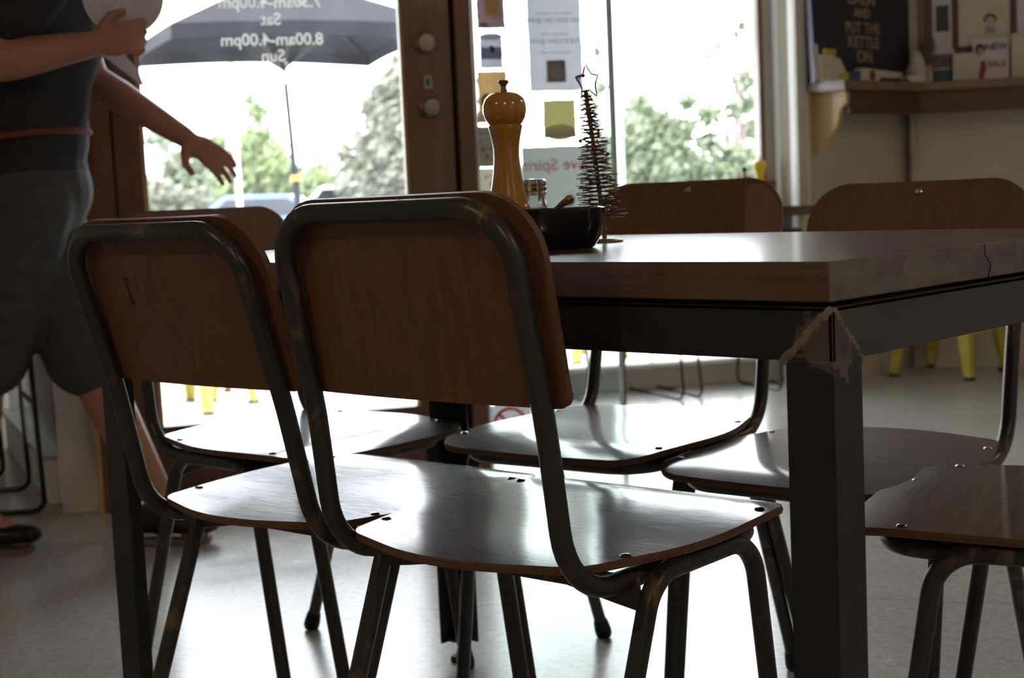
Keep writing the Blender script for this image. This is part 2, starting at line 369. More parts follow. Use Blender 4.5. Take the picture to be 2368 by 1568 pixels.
x, z = P1.hit(985, 192); inP('latch_plate', (x - .013, -.027, z - .022), (x + .013, -.022, z + .022), M_lock, door, .002)
inP('latch_slot', (x - .004, -.029, z - .01), (x + .004, -.027, z + .01), M_ink, door)
ht = lambda px, py: P1.hit(px, py)
for px, py, body in ((650, -66, 'Mon-Fri'), (625, 5, '7.30am-4.00pm'), (627, 45, 'Sat'), (630, 92, '8.00am-4.00pm'), (632, 130, 'Sun'), (635, 176, '')):
    if not body: continue
    x, z = ht(px, py)
    # applied to the outer face, so it reads mirrored from the room
    Mx = Matrix.Translation((x, .0045, z)) @ Matrix(((-1, 0, 0, 0), (0, 0, 1, 0), (0, 1, 0, 0), (0, 0, 0, 1)))
    text_obj('opening_hours_lettering', body, .0465, M_lett, door, Mx, ext=.0004, bold=.0008)
frm = empty('trim_3', (0, 0, 0), mat=P1.M); struct(frm)
inP('jamb', (X(-1.165), -.05, 0), (xl - .006, .07, 2.33), M_doorwood, frm, .004)
inP('jamb_edge_strip', (X(-1.178), -.058, 0), (X(-1.163), .07, 2.33), M_pine, frm, .003)
inP('jamb', (xs + .006, -.04, 0), (xj, .07, 2.33), M_doorwood, frm, .004)
inP('head', (xl - .006, -.05, 2.262), (xs + .006, .07, 2.33), M_doorwood, frm, .004)
inP('door_stop', (xl - .03, .024, .0), (xl + .012, .045, 2.3), M_doorwood, frm)
inP('door_stop', (xs - .016, .024, .0), (xs + .03, .045, 2.3), M_doorwood, frm)
inP('threshold', (xl - .006, -.06, 0.001), (xs + .006, .10, .014), M_alu, frm)
wall('wall_over_door', P1, X(-1.275), X(.345), 2.33, 2.9, M_white)
scr = empty('window_1', (0, 0, 0), mat=P1.M); struct(scr)
xa, xb = X(-.088), X(.336)
inP('pane', (xa + .005, -.004, .005), (xb, .004, 2.33), M_sglass, scr)
inP('pane_edge', (xb, -.0045, .005), (xb + .006, .0045, 2.33), M_glassedge, scr)
inP('pane_edge', (xb - .012, -.0048, .005), (xb, .0048, 2.33), M_glasslight, scr)
inP('glazing_bead', (xa, -.012, .0), (xa + .012, .012, 2.33), M_white, scr)

# ---- side glazing of the recessed entry
def side_window(name, A, B, w=.05):
    v = B - A; L = v.length; v.normalize(); Mx = Matrix((v, UZ.cross(v), UZ)).transposed().to_4x4(); Mx.translation = Vector((A.x, A.y, 0))
    e = empty(name, (0, 0, 0), mat=Mx); struct(e)
    inP('sill', (0, -w, 0), (L, w, .13), M_white, e, .004)
    inP('sill_cap', (0, -w - .015, .13), (L, w + .015, .145), M_alu, e, .002)
    inP('pane', (0.02, -.004, .145), (L - .02, .004, 2.5), M_glass, e)
    inP('mullion', (L - .05, -.03, .145), (L, .03, 2.5), M_white, e)
    inP('header', (0, -w, 2.5), (L, w, 2.9), M_white, e)
side_window('window_2', room(-1.305, 4.18), room(-1.80, 5.27))
side_window('window_3', room(-.125, 4.45), room(-.16, 5.98))
# ---- bay shop front
win = empty('window_4', (0, 0, 0), mat=P2.M); struct(win)
Y = P2.s_of; bx = Y(1.147)
inP('sill_wall', (0, -.06, 0), (bx, .06, .085), M_cream, win, .003)
inP('sill_cap', (0, -.085, .085), (bx, .06, .105), M_white, win, .003)
inP('lower_pane', (0, -.004, .105), (bx, .004, .80), M_glass, win)
inP('frame_rail', (0, -.035, .80), (bx, .035, .842), M_doorwood, win, .003)
inP('upper_pane', (0, -.004, .842), (bx, .004, 2.55), M_glass, win)
inP('frame_stile', (Y(1.078), -.03, .105), (Y(1.10), .04, 2.55), M_doorwood, win, .003)
inP('frame_stile', (Y(1.10), -.012, .105), (bx, .04, 2.55), M_cream, win, .003)
inP('frame_stile', (0, -.03, .105), (.05, .03, 2.55), M_doorwood, win, .003)
inP('header', (0, -.06, 2.55), (bx, .06, 2.9), M_white, win)

# ================================================================== DINING TABLE
SC = .881; OX, OY = (1 - SC) * CAM.x, (1 - SC) * CAM.y; TH = CAM.z - (CAM.z - .75) * SC
TL, TW, TT = 1.3587 * SC, .762 * .89, .0409 * SC
tb = empty('dining_table', (OX, OY, 0)); tag(tb, 'long dark timber table on welded black angle-steel frame in the foreground', 'table')
bm = bmesh.new(); box(bm, (-TL, 0, TH - TT), (0, TW, TH))
bm.faces.ensure_lookup_table()
for f in bm.faces:
    if abs(f.calc_center_median().x) < 1e-4 or abs(f.calc_center_median().x + TL) < 1e-4: f.material_index = 1
mkobj('tabletop', bm, [M_top, M_topend], tb, smooth=False, bevel=.0012)
# a split in the end grain
def endpt(px, py):
    v = ray(px, py); P = CAM + v * ((OX - CAM.x) / v.x); return Vector((.0004, P.y - OY, P.z))
bm = bmesh.new(); tube(bm, [endpt(*q) for q in ((2276, 566), (2277, 590), (2289, 606), (2290, 618), (2284, 642))], [.0003, .0005, .0007, .0009, .0004], n=5); mkobj('end_grain_split', bm, M_ink, tb)
fw = .0555 * SC; zt = TH - TT - .0035; fi = -.006; th_ = .005; zb = zt - fw
def rail(a, b_, mat):   # angle iron along the table edge: vertical flange outside, thin ledge inside
    bm = bmesh.new(); x0, y0, x1, y1 = a[0], a[1], b_[0], b_[1]
    horiz = abs(x1 - x0) > abs(y1 - y0)
    if horiz:
        s = 1 if y0 < TW / 2 else -1
        box(bm, (x0, min(y0, y0 + s * th_), zb), (x1, max(y0, y0 + s * th_), zt)); box(bm, (x0, min(y0, y0 + s * fw), zt - th_), (x1, max(y0, y0 + s * fw), zt))
    else:
        s = 1 if x0 < -TL / 2 else -1
        box(bm, (min(x0, x0 + s * th_), y0, zb), (max(x0, x0 + s * th_), y1, zt)); box(bm, (min(x0, x0 + s * fw), y0, zt - th_), (max(x0, x0 + s * fw), y1, zt))
    return mkobj('frame_rail', bm, mat, tb, smooth=False, bevel=.0012)
X0, X1, Y0, Y1 = -TL + fi + .004, -fi, fi, TW - fi
rail((X0, Y0), (X1, Y0), M_steel); rail((X0, Y1), (X1, Y1), M_steel)
rail((X1, Y0), (X1, Y1), M_steelend); rail((X0, Y0), (X0, Y1), M_steel)
inP('spacer_strip', (-TL + .02, .012, zt), (-.012, TW - .012, TH - TT), M_ink, tb)
for cx, cy, sx, sy in ((X1, Y0, -1, 1), (X0, Y0, 1, 1), (X0, Y1, 1, -1), (X1, Y1, -1, -1)):
    bm = bmesh.new(); lb = .035
    L_ = [(0, 0), (fw, 0), (fw, th_), (th_, th_), (th_, fw), (0, fw)]
    prism(bm, [(cx + sx * x, cy + sy * y) for x, y in L_], lb, zb + .001)
    lg = mkobj('leg', bm, M_steel, tb, smooth=False, bevel=.001)
    bm = bmesh.new(); Mx = Matrix.Translation((cx + sx * .02, cy + sy * .02, 0)); lathe(bm, [(.017, 0), (.019, .004), (.016, .010), (.005, .013), (.005, .045), (0, .045)], 18, Mx)
    box(bm, (cx + sx * .004 if sx > 0 else cx - .034, min(cy + sy * .004, cy + sy * .034), .036), (cx + .034 if sx > 0 else cx - .004, max(cy + sy * .004, cy + sy * .034), .041))
    mkobj('leveling_foot', bm, M_rubber, lg)
# mitre welds at the near corner: lumpy bead plus the ground patches around it
def bead(face, n=26, seed=1, r0=.0032):
    rnd = random.Random(seed); bm = bmesh.new()
    for k in range(n):
        u = k / (n - 1); w = u * fw * 1.0
        jitter = rnd.uniform(-.0018, .0018)
        if face == 'front': c = Vector((X1 - .003 - w, Y0, zt - .002 - w + jitter))
        else: c = Vector((X1, Y0 + .004 + w * 1.0, zt - .003 - w + jitter))
        r = r0 * rnd.uniform(.75, 1.35)
        sphere(bm, c, r, 10, sc=(1, .35, 1) if face == 'front' else (.35, 1, 1))
    return mkobj('weld_bead', bm, M_weld, tb)
bead('front', 30, 3, .0036); bead('end', 26, 5, .0022)

# ================================================================== CHAIRS
R_T = .0112
def back_pt(T, V, x, u, fw_):
    d = (V - T).normalized(); nrm = Vector((0, -d.z, d.y))
    return Vector((x, 0, 0)) + T - d * u + nrm * fw_
def make_chair(label, loc, rot, dzt=0, dyt=0, dzr=0, seatmat=None, scratch=False, mark=False, patch=False):
    root = empty('dining_chair', (loc[0], loc[1], 0), math.radians(rot)); tag(root, label, 'chair', 'steel and plywood chairs around the table')
    zt_, yt_, zr = .8131 + dzt, -.1895 + dyt, .412 + dzr; hw, hb, yv = .165, .169, -.0955
    zl = .4215 + dzr; zr = .4160 + dzr
    T, V = Vector((0, yt_, zt_)), Vector((0, yv, .412 + dzr))
    # continuous back + seat loop
    pts, rad = [], []
    zm = .60; ym = yt_ + (yv - yt_) * (zt_ - zm) / (zt_ - zr) + .006
    def side(s):
        return [((s * hw, yt_, zt_), .062), ((s * (hw + .001), ym, zm), .5), ((s * hb, yv - .004, zr), .075), ((s * hb, .275, zr), .06)]
    L = side(-1); Rr = side(1)
    seq = Rr[::-1] + L   # front right .. top right, top left .. front left
    seq = [(Rr[3][0], .06), (Rr[2][0], .08), (Rr[1][0], .6), (Rr[0][0], .062), (L[0][0], .062), (L[1][0], .6), (L[2][0], .08), (L[3][0], .06)]
    path = fillet([p for p, _ in seq], [r for _, r in seq], closed=True, seg=9)
    bm = bmesh.new(); tube(bm, path, R_T, closed=True, n=16)
    mkobj('back_and_seat_tube', bm, M_tube, root)
    # side frames: inverted U, front and rear leg in one bent tube
    for s in (-1, 1):
        xo = s * .1950
        p = [(s * .195, -.1535, .012), (xo, .0085, zl), (xo, .2045, zl), (s * .196, .2685, .012)]
        path = fillet(p, [0, .055, .055, 0], seg=9); bm = bmesh.new(); tube(bm, path, R_T, n=16)
        u = mkobj('leg_frame', bm, M_tube, root)
        for q, q2 in ((p[0], p[1]), (p[3], p[2])):
            a = Vector(q); dr = (Vector(q2) - a).normalized(); bm = bmesh.new()
            tube(bm, [a - dr * .012 , a - dr * .006, a + dr * .004, a + dr * .022, a + dr * .026], [.0125, .0152, .0156, .0135, .0118], n=14)
            for v in bm.verts: v.co.z = max(v.co.z, 0.0)
            mkobj('rubber_foot', bm, M_rubber, u)
    # pressed cross plate between the rear legs
    bm = bmesh.new(); w = .190; zc = zl - .004
    out = [(-w, -.030), (-w + .004, .008), (w - .004, .008), (w, -.030), (w - .04, -.024), (w - .10, -.014), (-w + .10, -.014), (-w + .04, -.024)]
    prism(bm, out, -.002, .002, Matrix.Translation((0, -.004, zc - .004)) @ Matrix.Rotation(PI / 2, 4, 'X'))
    mkobj('cross_plate', bm, M_tube, root, smooth=False, bevel=.0015)
    # seat
    zs = zl + .0135
    ol = fillet([(-.168, -.080, 0), (0, -.136, 0), (.168, -.080, 0), (.216, .09, 0), (.190, .318, 0), (0, .326, 0), (-.190, .318, 0), (-.216, .09, 0)], [.045, 1.2, .045, .5, .062, 3, .062, .5], closed=True, seg=8)
    bm = bmesh.new(); cen = Vector((0, .1, 0)); rings = []
    for k in range(7):
        u = k / 6; rings.append([cen.lerp(p, 1 - u) for p in ol] if u < 1 else None)
    def zprof(x, y):
        z = .0012 * (x / .2) ** 2 * max(0, min(1, (.06 - y) / .12))       # rear corners lifted
        z -= .0012 * math.exp(-((y - .05) / .09) ** 2)
        if y > .24: z -= .010 * ((y - .24) / .085) ** 2
        return z
    def lay(dz, rs=1.0):
        R_ = []
        for k in range(6):
            R_.append([bm.verts.new((p.x, p.y, zs + dz + zprof(p.x, p.y))) for p in [cen.lerp(q, (1 - k / 6) * (rs if k == 0 else 1)) for q in ol]])
        c = bm.verts.new((0, .1, zs + dz + zprof(0, .1))); return R_, c
    top, ct = lay(.0095, .994); bot, cb = lay(0, .994)
    mid = [bm.verts.new((p.x, p.y, zs + .00475 + zprof(p.x, p.y))) for p in ol]
    n = len(ol)
    def strip(A, B, mi, fl=False):
        for i in range(n):
            q = (A[i], A[(i + 1) % n], B[(i + 1) % n], B[i]); bm.faces.new(q[::-1] if fl else q).material_index = mi
    for a, b_ in zip(top, top[1:]): strip(a, b_, 0)
    for a, b_ in zip(bot, bot[1:]): strip(a, b_, 0, True)
    for i in range(n):
        bm.faces.new((top[-1][i], top[-1][(i + 1) % n], ct)).material_index = 0; bm.faces.new((bot[-1][(i + 1) % n], bot[-1][i], cb)).material_index = 0
    strip(mid, top[0], 1); strip(bot[0], mid, 1)
    seat = mkobj('seat', bm, [seatmat or M_seat, M_edge], root, auto=50)
    for x, y in ((-.176, -.012), (.176, -.012), (-.182, .245), (.182, .245)):
        bm = bmesh.new(); sphere(bm, (x, y, zs + .0095 + zprof(x, y)), .0065, 12, sc=(1, 1, .35)); mkobj('rivet', bm, M_rivet, seat)
    # backrest: plywood panel bent round the front of the uprights
    hwid, top_u, bot_u = .190, .0125, -.205; cu_, rc, rb = .016, .070, .012
    o2 = fillet([(-hwid, bot_u, 0), (hwid, bot_u, 0), (hwid - .004, top_u, 0), (-hwid + .004, top_u, 0)], [rb, rb, rc, rc], closed=True, seg=10)
    pts2 = []
    m = len(o2)
    for i in range(m):      # subdivide the straight runs so that the panel can curve
        a, c = o2[i], o2[(i + 1) % m]; k = max(1, int((c - a).length / .025))
        for j in range(k): pts2.append(a.lerp(c, j / k))
    bm = bmesh.new(); thk = .0085
    def P(p, f): return back_pt(T, V, p.x, p.y, R_T + .0005 + f + .018 * (p.x / .19) ** 2 * 0 - .006 * (1 - (p.x / .19) ** 2))
    cen = Vector((0, -.09, 0)); K = 6
    def lay2(f):
        return [[bm.verts.new(P(cen.lerp(p, 1 - k / K), f)) for p in pts2] for k in range(K)] , bm.verts.new(P(cen, f))
    # pad forward so that the tubes never cut it
    F, cf = lay2(thk + .006); B, cb = lay2(.006); n = len(pts2)
    for G, cc_, fl in ((F, cf, False), (B, cb, True)):
        for a, b_ in zip(G, G[1:]):
            for i in range(n):
                q = (a[i], a[(i + 1) % n], b_[(i + 1) % n], b_[i]); bm.faces.new(q[::-1] if fl else q)
        for i in range(n):
            q = (G[-1][i], G[-1][(i + 1) % n], cc_); bm.faces.new(q[::-1] if fl else q)
    for i in range(n):
        bm.faces.new((B[0][i], B[0][(i + 1) % n], F[0][(i + 1) % n], F[0][i])).material_index = 1
    bk = mkobj('backrest', bm, [M_back, M_edge], root, auto=45)
    dr = (V - T).normalized(); nrm = Vector((0, -dr.z, dr.y))
    for x, u in ((0, -.004), (-.165, -.10), (.165, -.10)):
        c = P(Vector((x, u, 0)), thk + .0062); bm = bmesh.new(); Mx = Matrix((Vector((1, 0, 0)), nrm.cross(Vector((1, 0, 0))), nrm)).transposed().to_4x4(); Mx.translation = c
        lathe(bm, [(.0062, 0), (.0062, .0012), (.0042, .0022), (.003, .0012), (0, .0010)], 16, Mx); mkobj('rivet', bm, M_rivet, bk)
    if mark:   # the stamped numeral 1 on the rear of the panel
        up = -dr; xr = Vector((-1, 0, 0)); c = P(Vector((-.083, -.080, 0)), .0055)
        Mx = Matrix((Vector((1, 0, 0)), up, -nrm)).transposed().to_4x4(); Mx.translation = c
        bm = bmesh.new(); box(bm, (-.0012, -.016, 0), (.0012, .016, .0006)); box(bm, (-.0042, .0145, 0), (.0030, .017, .0006)); box(bm, (-.0055, -.018, 0), (.0055, -.0148, .0006))
        for v in bm.verts: v.co = Mx @ v.co
        mkobj('stamped_numeral', bm, M_ink, bk, smooth=False)
    if patch:  # lighter repair veneer at one end of the front face
        c0 = []; 
        bm = bmesh.new(); g = []
        for j in range(9):
            y = top_u - .012 - j * .022
            row = []
            for i in range(5):
                xx = -.115 - .004 * j * .3 - i * (.068 - (.035 if j == 0 else .012 if j == 1 else 0)) / 4; row.append(bm.verts.new(P(Vector((xx, y, 0)), thk + .0064)))
            g.append(row)
        for a, b_ in zip(g, g[1:]):
            for i in range(4): bm.faces.new((a[i], a[i + 1], b_[i + 1], b_[i]))
        me = mkobj('veneer_patch', bm, wood('lighter_veneer', (.20, .10, .06), (.30, .16, .10), .5, (60, 60, 4), 0, .05), bk)
    return root
make_chair('nearest chair, plain brown plywood back turned to the viewer in the centre', (-.3554, -.1118), 2.9, .006, .024, .008)
make_chair('chair with small numeral 1 stamped on the rear of its brown back', (-.7768, -.0868), 3.0, -.008, -.014, -.003, mark=True)
make_chair('chair across the table with a paler veneer patch on its backrest, below the window', (-.753, .637), 186.6, .010, -.014, .006, patch=True)
make_chair('chair at the far left end of the table, in front of the door', (-1.3115, .286), -89.3, .001, .022, .001)
make_chair('chair across the table beside the steel corner leg, backrest below the wall shelf', (-.3474, .682), 183.9, -.008, -.018, -.008, seatmat=M_seat_end)
make_chair('chair at the near right end of the table, only its seat and legs in view', (.150, .441), 106.4, 0, 0, -.004, seatmat=M_seat_end)

# ================================================================== THINGS ON THE TABLE
def grinder(name, label, loc, H, mat, capmat, n=32):
    g = empty(name, loc); tag(g, label, 'pepper grinder'); s = H / .222
    bm = bmesh.new()
    lathe(bm, [(r * s, z * s) for r, z in ((.0300, 0), (.0310, .003), (.0310, .020), (.0300, .024), (.0308, .028), (.0308, .044), (.0298, .051), (.0285, .055), (.0266, .058), (.0262, .063), (.0246, .071), (.0216, .085), (.0190, .101), (.0174, .118), (.0174, .130), (.0190, .143), (.0216, .155), (.0231, .160), (.0229, .1625), (.0215, .1635), (0, .1635))], n)
    mkobj('grinder_body', bm, mat, g)
    bm = bmesh.new()
    lathe(bm, [(r * s, z * s) for r, z in ((.0212, .1635), (.0232, .1655), (.0270, .172), (.0292, .181), (.0290, .190), (.0262, .198), (.0205, .2035), (.012, .2065), (0, .207))], n)
    mkobj('grinder_head', bm, mat, g)
    bm = bmesh.new()
    lathe(bm, [(r * s, z * s) for r, z in ((.0062, .206), (.0050, .2085), (.0036, .213), (.0052, .2165), (.0072, .2185), (.0076, .2205), (.0064, .2222), (0, .2224))], 20)
    mkobj('finial_knob', bm, capmat, g); return g
grinder('pepper_grinder', 'tall glossy mustard yellow pepper grinder standing behind the black dish', (-.595, .172, TH), .223, M_mustard, M_brass)
sh = empty('salt_shaker', (-.632, .262, TH)); tag(sh, 'small glass salt shaker with ridged metal lid beside the mustard grinder', 'salt shaker')
bm = bmesh.new(); lathe(bm, [(.020, 0), (.0215, .004), (.0215, .045), (.0185, .058), (.0165, .064), (.0165, .070), (.0150, .070), (.0150, .064), (.0168, .057), (.0195, .044), (.0195, .006), (0, .006)], 10, power=2)
mkobj('jar', bm, glassmat('shaker_glass', (.97, .98, .98)), sh, auto=20)
bm = bmesh.new(); lathe(bm, [(.0188, .0065), (.0188, .052), (0, .055)], 20); mkobj('salt', bm, M_salt, sh)
bm = bmesh.new(); lathe(bm, [(.0178, .068), (.0190, .069), (.0190, .073), (.0180, .074), (.0190, .076), (.0190, .080), (.0182, .081), (.0190, .083), (.0186, .0885), (.0160, .0905), (0, .0915)], 28)
mkobj('lid', bm, M_chrome, sh)
# black dish
dc = room(.062, 1.865, TH); dish = empty('ceramic_dish', dc, YAW + math.radians(4)); tag(dish, 'glossy black rounded-square ceramic dish on the table holding a spoon', 'dish')
bm = bmesh.new()
lathe(bm, [(.043, 0), (.047, .002), (.0535, .014), (.0580, .030), (.0605, .044), (.0605, .050), (.0585, .051), (.0570, .044), (.054, .028), (.046, .010), (0, .006)], 48, power=4.2)
mkobj('bowl', bm, M_black, dish)
bm = bmesh.new(); lathe(bm, [(.0515, .026), (.046, .029), (.02, .031), (0, .0315)], 32, power=4.2); mkobj('sugar_fill', bm, plain('raw_sugar', (.35, .24, .13), .8, 0, .3, 200), dish)
sp = at(1262, 500, 1.90); e_ = at(1322, 455, 1.885)
spn = empty('teaspoon', (0, 0, 0)); tag(spn, 'dull metal teaspoon standing in the black dish, handle tip up', 'spoon')
d_ = (e_ - sp).normalized(); low = sp - d_ * .022
bm = bmesh.new(); tube(bm, [low, sp.lerp(e_, .1), sp.lerp(e_, .45), sp.lerp(e_, .7), sp.lerp(e_, .9), e_], [.0020, .0022, .0032, .0052, .0058, .0030], n=12); mkobj('handle', bm, M_brass, spn)
bm = bmesh.new(); Mx = Matrix.Translation(low - d_ * .014) @ (d_.to_track_quat('Z', 'Y').to_matrix().to_4x4()); sphere(bm, (0, 0, 0), 1, 16, Mx, (.011, .004, .017)); mkobj('spoon_bowl', bm, M_brass, spn)
# wire christmas tree
tc = room(.133, 2.0, TH); tr = empty('wire_christmas_tree', tc); tag(tr, 'small gold wire christmas tree with red beads and a wire star, right of the dish', 'christmas ornament')
HH = .207; lean = RV * -.0188
def stem(z): return lean * (z / HH) ** 1.15 + Vector((0, 0, z))
bm = bmesh.new(); lathe(bm, [(.0245, 0), (.024, .003), (.018, .0055), (.008, .0065), (0, .0068)], 26); mkobj('base', bm, M_twine, tr)
bm = bmesh.new(); rnd = random.Random(4); pp = [stem(HH * k / 40) for k in range(41)]; tube(bm, [p + Vector((rnd.uniform(-.0004, .0004), rnd.uniform(-.0004, .0004), 0)) for p in pp], [.0028 + .0008 * rnd.random() for _ in pp], n=8)
mkobj('trunk', bm, M_twine, tr)
cam_r = RV
zl_ = [.036 + .0056 * i for i in range(31)]
bm = bmesh.new()
for i, z in enumerate(zl_):
    u = i / 30; rad = .0275 * (1 - u) ** .8 * (1 if u > .02 else .95) + .007; nb = max(8, int(19 - 9 * u))
    for k in range(nb):
        a = 2 * PI * (k / nb) + rnd.uniform(-.25, .25); r = rad * rnd.uniform(.72, 1.12); w = .0022 + .0018 * (1 - u); dz = rnd.uniform(-.0035, .0035)
        o = stem(z); dr = Vector((math.cos(a), math.sin(a), 0)); sd = Vector((-dr.y, dr.x, 0)); loop = []
        for q in range(9):
            s_ = 2 * PI * q / 9; x = r * (.5 - .5 * math.cos(s_)); y = w * math.sin(s_)
            loop.append(o + dr * x + sd * y + Vector((0, 0, dz * x / r + rnd.uniform(-.0006, .0006))))
        tube(bm, loop, .00058, closed=True, n=4)
mkobj('wire_branch_coils', bm, M_twine, tr)
for px, py in ((1342, 326), (1384, 301), (1405, 356), (1347, 386), (1421, 445), (1365, 419), (1423, 483), (1363, 464), (1378, 345), (1395, 405)):
    p = at(px, py, 1.985 + rnd.uniform(-.012, .004)) - tc; bm = bmesh.new(); sphere(bm, p, .0026, 12); mkobj('bead', bm, M_berry, tr)
star = [(1353, 148), (1367, 171), (1382, 174), (1376, 196), (1380, 224), (1362, 207), (1344, 227), (1346, 204), (1331, 178), (1348, 173)]
bm = bmesh.new(); sp_ = [at(x, y, 1.985) - tc for x, y in star]; dense = []
for i in range(10):
    for q in range(4): dense.append(sp_[i].lerp(sp_[(i + 1) % 10], q / 4) + Vector((rnd.uniform(-.0003, .0003), 0, rnd.uniform(-.0003, .0003))))
tube(bm, dense, .0012, closed=True, n=5)
for k in range(16):
    p = sp_[9].lerp(sp_[8], rnd.random()); q = sp_[8].lerp(sp_[7], rnd.random()); tube(bm, [p, (p + q) / 2 + Vector((0, 0, rnd.uniform(-.001, .001))), q], .0003, n=4)
st = mkobj('star', bm, M_twine, tr); bm = bmesh.new(); sphere(bm, at(1349, 175, 1.982) - tc, .0026, 12); mkobj('bead', bm, M_berry, st)

# ================================================================== POSTERS ON THE GLASS SCREEN
def poster(name, label, px, base, items, off=.0055, wav=.003):
    (x0, z1) = P1.hit(px[0], px[1]); (x1, z0) = P1.hit(px[2], px[3]); cx, cz, w, h = (x0 + x1) / 2, (z0 + z1) / 2, x1 - x0, z1 - z0
    Mx = P1.M @ Matrix.Translation((cx, -off, cz)); e = empty(name, (0, 0, 0), mat=Mx); tag(e, label, 'poster', 'notices taped to the glass screen')
    bm = bmesh.new(); nn = 12; rnd = random.Random(int(px[0] + px[1])); fr = [[bm.verts.new((-w / 2 + w * i / nn + (rnd.uniform(-.5, .5) * wav if i in (0, nn) else 0), -.0002 * (i % 3), -h / 2 + h * j / nn + (rnd.uniform(-.4, .4) * wav if j in (0, nn) else 0))) for i in range(nn + 1)] for j in range(nn + 1)]
    for j in range(nn):
        for i in range(nn): bm.faces.new((fr[j][i], fr[j][i + 1], fr[j + 1][i + 1], fr[j + 1][i]))
    r = bmesh.ops.solidify(bm, geom=bm.faces[:], thickness=.0004); mkobj('sheet', bm, base, e, smooth=False)
    for it in items:
        kind = it[0]
        if kind == 'rect':
            _, n_, u0, v0, u1, v1, m = it; bm = bmesh.new(); box(bm, (-w / 2 + u0 * w, -.0014, h / 2 - v1 * h), (-w / 2 + u1 * w, -.0008, h / 2 - v0 * h)); mkobj(n_, bm, m, e, smooth=False)
        elif kind == 'disc':
            _, n_, u, v_, ru, rv, m = it; bm = bmesh.new(); prism(bm, [(ru * w * math.cos(2 * PI * k / 24), rv * h * math.sin(2 * PI * k / 24)) for k in range(24)], 0, .0007, Matrix.Translation((-w / 2 + u * w, -.0014, h / 2 - v_ * h)) @ Matrix.Rotation(PI / 2, 4, 'X')); mkobj(n_, bm, m, e, smooth=False)
        elif kind == 'ring':
            _, n_, u, v_, ru, rr_, m = it; bm = bmesh.new(); c = Vector((-w / 2 + u * w, -.0022, h / 2 - v_ * h)); tube(bm, [c + Vector((ru * math.cos(2 * PI * k / 28), 0, ru * math.sin(2 * PI * k / 28))) for k in range(28)], rr_, closed=True, n=6)
            tube(bm, [c + Vector((-ru * .7, 0, ru * .7)), c + Vector((ru * .7, 0, -ru * .7))], rr_, n=6); mkobj(n_, bm, m, e)
        elif kind == 'text':   # print showing through, so mirrored from this side
            _, n_, u, v_, sz, body, m = it; T = Matrix.Translation((-w / 2 + u * w, -.0011, h / 2 - v_ * h)) @ Matrix(((-1, 0, 0, 0), (0, 0, -1, 0), (0, 1, 0, 0), (0, 0, 0, 1)))
            text_obj(n_, body, sz, m, e, T, ext=.0003)
    return e
pw = paper('white_paper', (.93, .92, .97), .5); pg = paper('grey_white_paper', (.80, .81, .88), .5); po = paper('orange_tan_paper', (.93, .68, .36), .5); pm = paper('maroon_paper', (.52, .33, .36), .5)
py_ = paper('mustard_paper', (.80, .74, .38), .5); pc = paper('cream_paper', (.82, .78, .68), .5); pb = paper('dark_print_paper', (.30, .29, .25), .5); pgr = paper('pale_grey_paper', (.72, .73, .71), .5)
M_redp = paper('red_script_ink', (.80, .25, .22), .5)
poster('poster', 'maroon poster with a food photograph at the top left of the glass screen', (1096, -60, 1168, 66), pm, [('rect', 'photograph', .28, .35, .86, .82, pc), ('disc', 'photograph', .55, .6, .22, .15, po), ('rect', 'footer_strip', .02, .86, .99, .995, pw), ('rect', 'footer_block', .08, .90, .38, .96, pm)])
poster('poster', 'small pale grey arched leaflet with a dark bird mark on the glass', (1107, 84, 1163, 158), pg, [('disc', 'arched_top', .5, .02, .5, .12, pg), ('rect', 'blue_band', .04, .35, .96, .72, paper('lilac_paper', (.48, .50, .68))), ('disc', 'bird_mark', .55, .42, .10, .10, M_ink), ('rect', 'bird_mark', .42, .30, .52, .40, M_ink)])
poster('poster', 'orange-tan poster with a yellow cup picture behind the mustard grinder', (1101, 166, 1175, 283), po, [('text', 'printed_words', .72, .22, .018, 'CAFE', pw), ('disc', 'cup_outline', .29, .60, .20, .17, pb), ('disc', 'cup', .29, .59, .16, .14, paper('yellow_paper', (.78, .66, .22))), ('rect', 'footer_strip', .0, .80, 1, 1, pw), ('rect', 'footer_block', .14, .84, .30, .97, po)])
poster('poster', 'black and white printed flyer with rows of figures on the glass', (1103, 293, 1186, 384), pb, [('rect', 'text_bar', .05, .07, .6, .14, pc), ('rect', 'text_bar', .05, .2, .9, .27, pc), ('rect', 'text_bar', .05, .3, .9, .35, pc), ('rect', 'figure_panel', .03, .42, .97, .95, pc)] + [('disc', 'figure', .12 + .13 * k, .56 + (.18 if k % 2 else 0), .04, .06, pb) for k in range(7)])
poster('poster', 'white flyer with red heading and a dark-haired head, lowest left on the glass', (1104, 390, 1190, 520), pc, [('text', 'red_heading', .5, .13, .022, 'planting', M_red), ('disc', 'hair', .45, .30, .12, .10, M_ink), ('disc', 'face', .42, .42, .09, .09, paper('face_paper', (.60, .38, .28)))])
poster('poster', 'tall white sheet with closing dates and a grey photograph on the glass', (1212, -90, 1348, 210), pw, [('text', 'printed_line', .5, .40, .010, 'at the close to eat each and', M_grey), ('text', 'printed_dates', .5, .455, .017, 'WED 24TH DEC @3PM', M_grey), ('text', 'printed_line', .5, .56, .010, 'reopens this our last', M_grey), ('text', 'printed_dates', .5, .615, .017, 'TUE 6TH JAN @7AM', M_grey), ('rect', 'photograph', .32, .76, .68, .93, paper('photo_grey', (.42, .38, .38))), ('disc', 'photograph', .52, .85, .13, .06, paper('photo_pale', (.6, .57, .58))), ('text', 'printed_line', .5, .70, .009, 'thank you for your support', M_grey)])
